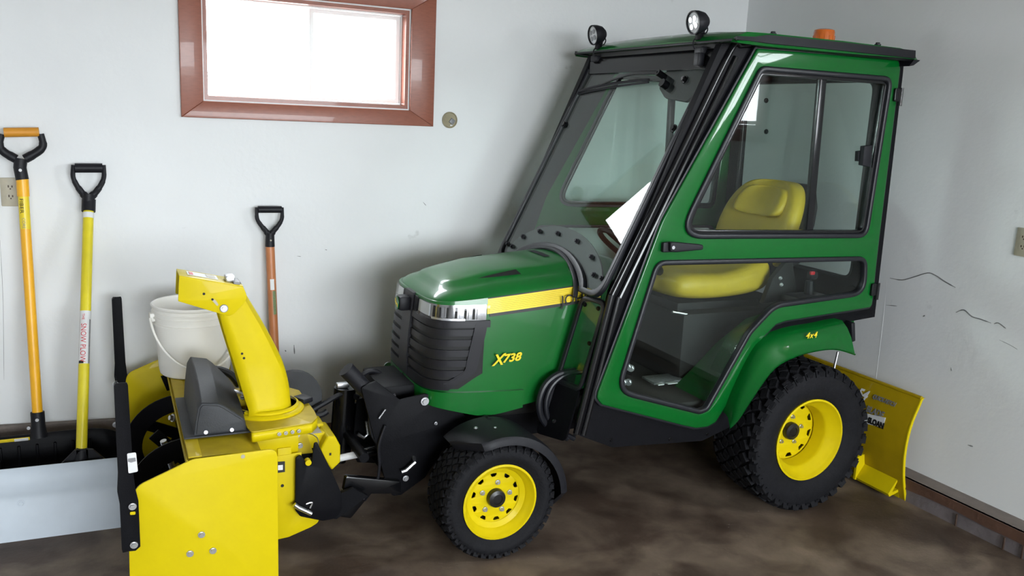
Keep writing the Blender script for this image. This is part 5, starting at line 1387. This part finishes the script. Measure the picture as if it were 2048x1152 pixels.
# folded black bracket with two spread legs
hb_ = [(-0.0988, 0.2929), (-0.0637, 0.2882), (-0.0390, 0.2849), (0.0503, 0.1725), (-0.0097, 0.1749), (-0.0663, 0.2319)]
for pts in ([(-0.0971, 0.2928), (-0.0567, 0.2874), (-0.0592, 0.1547), (-0.1086, 0.1622)], [(-0.1025, 0.2892), (-0.0850, 0.2869), (-0.0875, 0.2349), (-0.1458, 0.1909), (-0.1940, 0.1980)], [(-0.0637, 0.2882), (-0.0391, 0.2828), (0.0542, 0.1784), (0.0534, 0.1570), (-0.0007, 0.1736), (-0.0660, 0.2382)]):
    bm = BM(); loft(bm, [[L2_((x, 3.595, z)) for x, z in pts], [L2_((x, 3.612, z)) for x, z in pts]]); ob('bracket_leg', bm, 'blackplastic', S2)
bm = BM(); tube(bm, [L2_(h1+ax*.004), L2_(h1-ax*.11)], [.026, .030], seg=14, smooth=False); bs = ob('bracket_socket', bm, 'blackplastic', S2)
bm = BM(); bolt(bm, L2_((q[0], 3.56, q[1]+.006)), (0, -1, .3), .006, .006); ob('bracket_screw', bm, 'chrome', bs)
# --- wooden digging shovel
S3 = tool('digging_shovel', 'shovel with reddish varnished wooden shaft and black D grip, behind the chute', 'shovel', (.71, 3.93, 0))
def L3(P): return Vector(P)-S3.location
a3 = [(0.7271, 1.0164), (0.7368, 0.5824)]
h0 = Vector((a3[0][0], 4.0, a3[0][1])); k_ = (a3[0][0]-a3[1][0])/(a3[0][1]-a3[1][1])
h1 = Vector((a3[0][0]-k_*(a3[0][1]-.30), 3.955, .30)); ax = (h0-h1).normalized()
bm = BM(); cyl(bm, L3(h0), L3(h1), .0205, 20); ob('shaft', bm, 'woodhandle', S3)
wq = shaft_wrap('shaft_sticker', h0, h1, .155, .205, .0209, 'label', S3, S3.location, a0=-1.5, a1=1.0) if 0 else None
def s3strip(nm, d0, d1, angs, m):
    a_ = (h1-h0).normalized(); toc = Vector((0, -1, 0)); sx = Vector((1, 0, 0))
    bm = BM(); R = [[(h0+a_*d-S3.location)+(sx*math.sin(a)+toc*math.cos(a))*.0209 for a in angs] for d in (d0, d1)]
    loft(bm, R, closed=False, cap=False); return ob(nm, bm, m, S3)
s3strip('shaft_sticker', .150, .200, (-.5, -.2, .1, .4), 'label')
M['greenprint'] = mat('faded_green_print', (.20, .26, .12), .5, noise=.3, scale=200)
s3strip('shaft_sticker', .205, .315, (-.05, .3, .7), 'greenprint')
A = [(0.6756, 1.1844), (0.7802, 1.1838)]
bm = BM(); tube(bm, [L3((A[0][0], 4.0, A[0][1])), L3((A[1][0], 4.0, A[1][1]))], .0155, seg=14, smooth=False); dg = ob('d_grip', bm, 'blackplastic', S3)
for pts in ([(0.6713, 1.1935), (0.6707, 1.1459), (0.6858, 1.1161), (0.7077, 1.0883), (0.7187, 1.0720)], [(0.7825, 1.1930), (0.7822, 1.1448), (0.7684, 1.1150), (0.7457, 1.0877), (0.7344, 1.0717)]):
    bm = BM(); tube(bm, [L3((x, 4.0, z)) for x, z in pts], [.008, .009, .010, .012, .014], seg=10); ob('grip_arm', bm, 'blackplastic', dg)
kq = [(0.7277, 1.0764), (0.7271, 1.0141)]
bm = BM(); tube(bm, [L3((kq[0][0], 4.0, kq[0][1])), L3((kq[1][0], 4.0, kq[1][1]))], [.019, .0215], seg=14, smooth=False); ob('grip_socket', bm, 'blackplastic', dg)
bm = BM(); bolt(bm, L3((kq[0][0], 3.98, (kq[0][1]+kq[1][1])/2)), (0, -1, 0), .003, .003); ob('grip_rivet', bm, 'plate', dg)
bm = BM(); cx_ = h1.x
secs = []
for z, hw, y in ((.32, .024, 3.955), (.28, .05, 3.955), (.265, .11, 3.955), (.15, .115, 3.945), (.06, .10, 3.94), (.02, .05, 3.94), (.0, .01, 3.94)):
    secs.append([L3((cx_+hw*t, y+.018*(1-abs(t)), z)) for t in (-1, -.5, 0, .5, 1)]+[L3((cx_+hw*t, y+.018*(1-abs(t))+.003, z)) for t in (1, .5, 0, -.5, -1)])
loft(bm, secs); ob('spade_blade', bm, 'black', S3)

# ================================================================ rear grader blade
RB = empty('grader_blade', TM @ Vector((2.0, 0, 0)), -.01918, label='yellow steel rear blade with stickers on the floor behind the back wheel', category='blade')
bprof = [(.012, .492), (.0, .486), (-.012, .455), (-.040, .385), (-.055, .31), (-.058, .22), (-.045, .12), (-.020, .03), (-.010, .0)]
P = [(p.x, p.y) for p in smoothpath([(a, b, 0) for a, b in bprof], 4)]
bm = BM(); loft(bm, [[(x+dx_, -n, z+dz_) for x, z in P]+[(x+.007+dx_, -n, z+dz_) for x, z in P[::-1]] for n, dx_, dz_ in ((.69, 0, 0), (-.60, 0, 0))]); ms = ob('moldboard', bm, 'yellowdirty', RB, angle=60)
bm = BM(); tube(bm, [(.006, -.69, .492), (.006, .60, .492)], .009, seg=8, smooth=False); ob('top_roll', bm, 'yellowdirty', ms)
plate('end_cap', [[(x-.001, z) for x, z in P]+[(x+.012, z) for x, z in P[::-1]]], FY(.692), .006, 'yellow', ms)
bm = BM(); loft(bm, [[(-.030, -n, .105), (-.085, -n, .03), (-.075, -n, .015), (-.02, -n, .03), (-.012, -n, .0), (-.004, -n, .002), (-.012, -n, .045), (-.060, -n, .035), (-.022, -n, .11)] for n in (.66, -.56)]); ob('cutting_edge', bm, 'yellow', ms)
fin = [(0.4561, 0.1330), (0.4806, 0.1528), (0.4929, 0.0386), (0.4681, 0.0205)]
bm = BM(); x_ = -.075; nn = fin[0][0]
loft(bm, [[(x_-.015, -nn, .02), (x_-.015, -nn, .135), (x_+.055, -nn, .15), (x_+.055, -nn, .02)], [(x_-.015, -(nn+.012), .02), (x_-.015, -(nn+.012), .135), (x_+.055, -(nn+.012), .15), (x_+.055, -(nn+.012), .02)]]); ob('blade_gusset', bm, 'yellow', ms)
bm = BM(); box(bm, (-.10, 0, .30), (.12, .16, .14), bev=.01); ob('blade_mount', bm, 'black', RB)
# decals sit on the curved face
def FBl(u, v, w_):
    z = v
    for (xa_, za_), (xb_, zb_) in zip(P, P[1:]):
        if zb_ <= z <= za_:
            t = (z-za_)/(zb_-za_) if za_ != zb_ else 0; return Vector((xa_+(xb_-xa_)*t-w_-.003, -u, z))
    return Vector((P[0][0]-w_-.003, -u, z))
dq = [(0.4575, 0.4191), (0.4527, 0.3553), (0.4416, 0.3490), (0.5552, 0.3634), (0.5526, 0.3258), (0.4328, 0.3083)]
text('blade_lettering', '54', .060, rotF(FBl, dq[0][0]-.095, dq[0][1]-.02, 0), 'label', ms, shear=.2, bold=.002)
text('blade_lettering', 'QUICK-HITCH', .026, rotF(FBl, dq[0][0]-.005, dq[0][1]+.000, .0), 'scuff', ms, shear=.15, bold=.001, xs=.78)
text('blade_lettering', 'BLADE', .040, rotF(FBl, dq[1][0]-.01, dq[1][1]-.003, .0), 'scuff', ms, shear=.15, bold=.0015, xs=.85)
stk = plate('dealer_sticker', [[(dq[2][0]-.01, dq[2][1]-.008), (dq[3][0]+.005, dq[3][1]-.008+.004), (dq[3][0]+.002, dq[3][1]-.052), (dq[2][0]-.01, dq[2][1]-.056)]], FBl, .002, 'label', ms)
text('sticker_lettering', 'SLOAN', .036, rotF(FBl, dq[2][0]+.028, dq[2][1]-.042, .0), 'printblack', stk, bold=.002, th=.004, xs=.8)
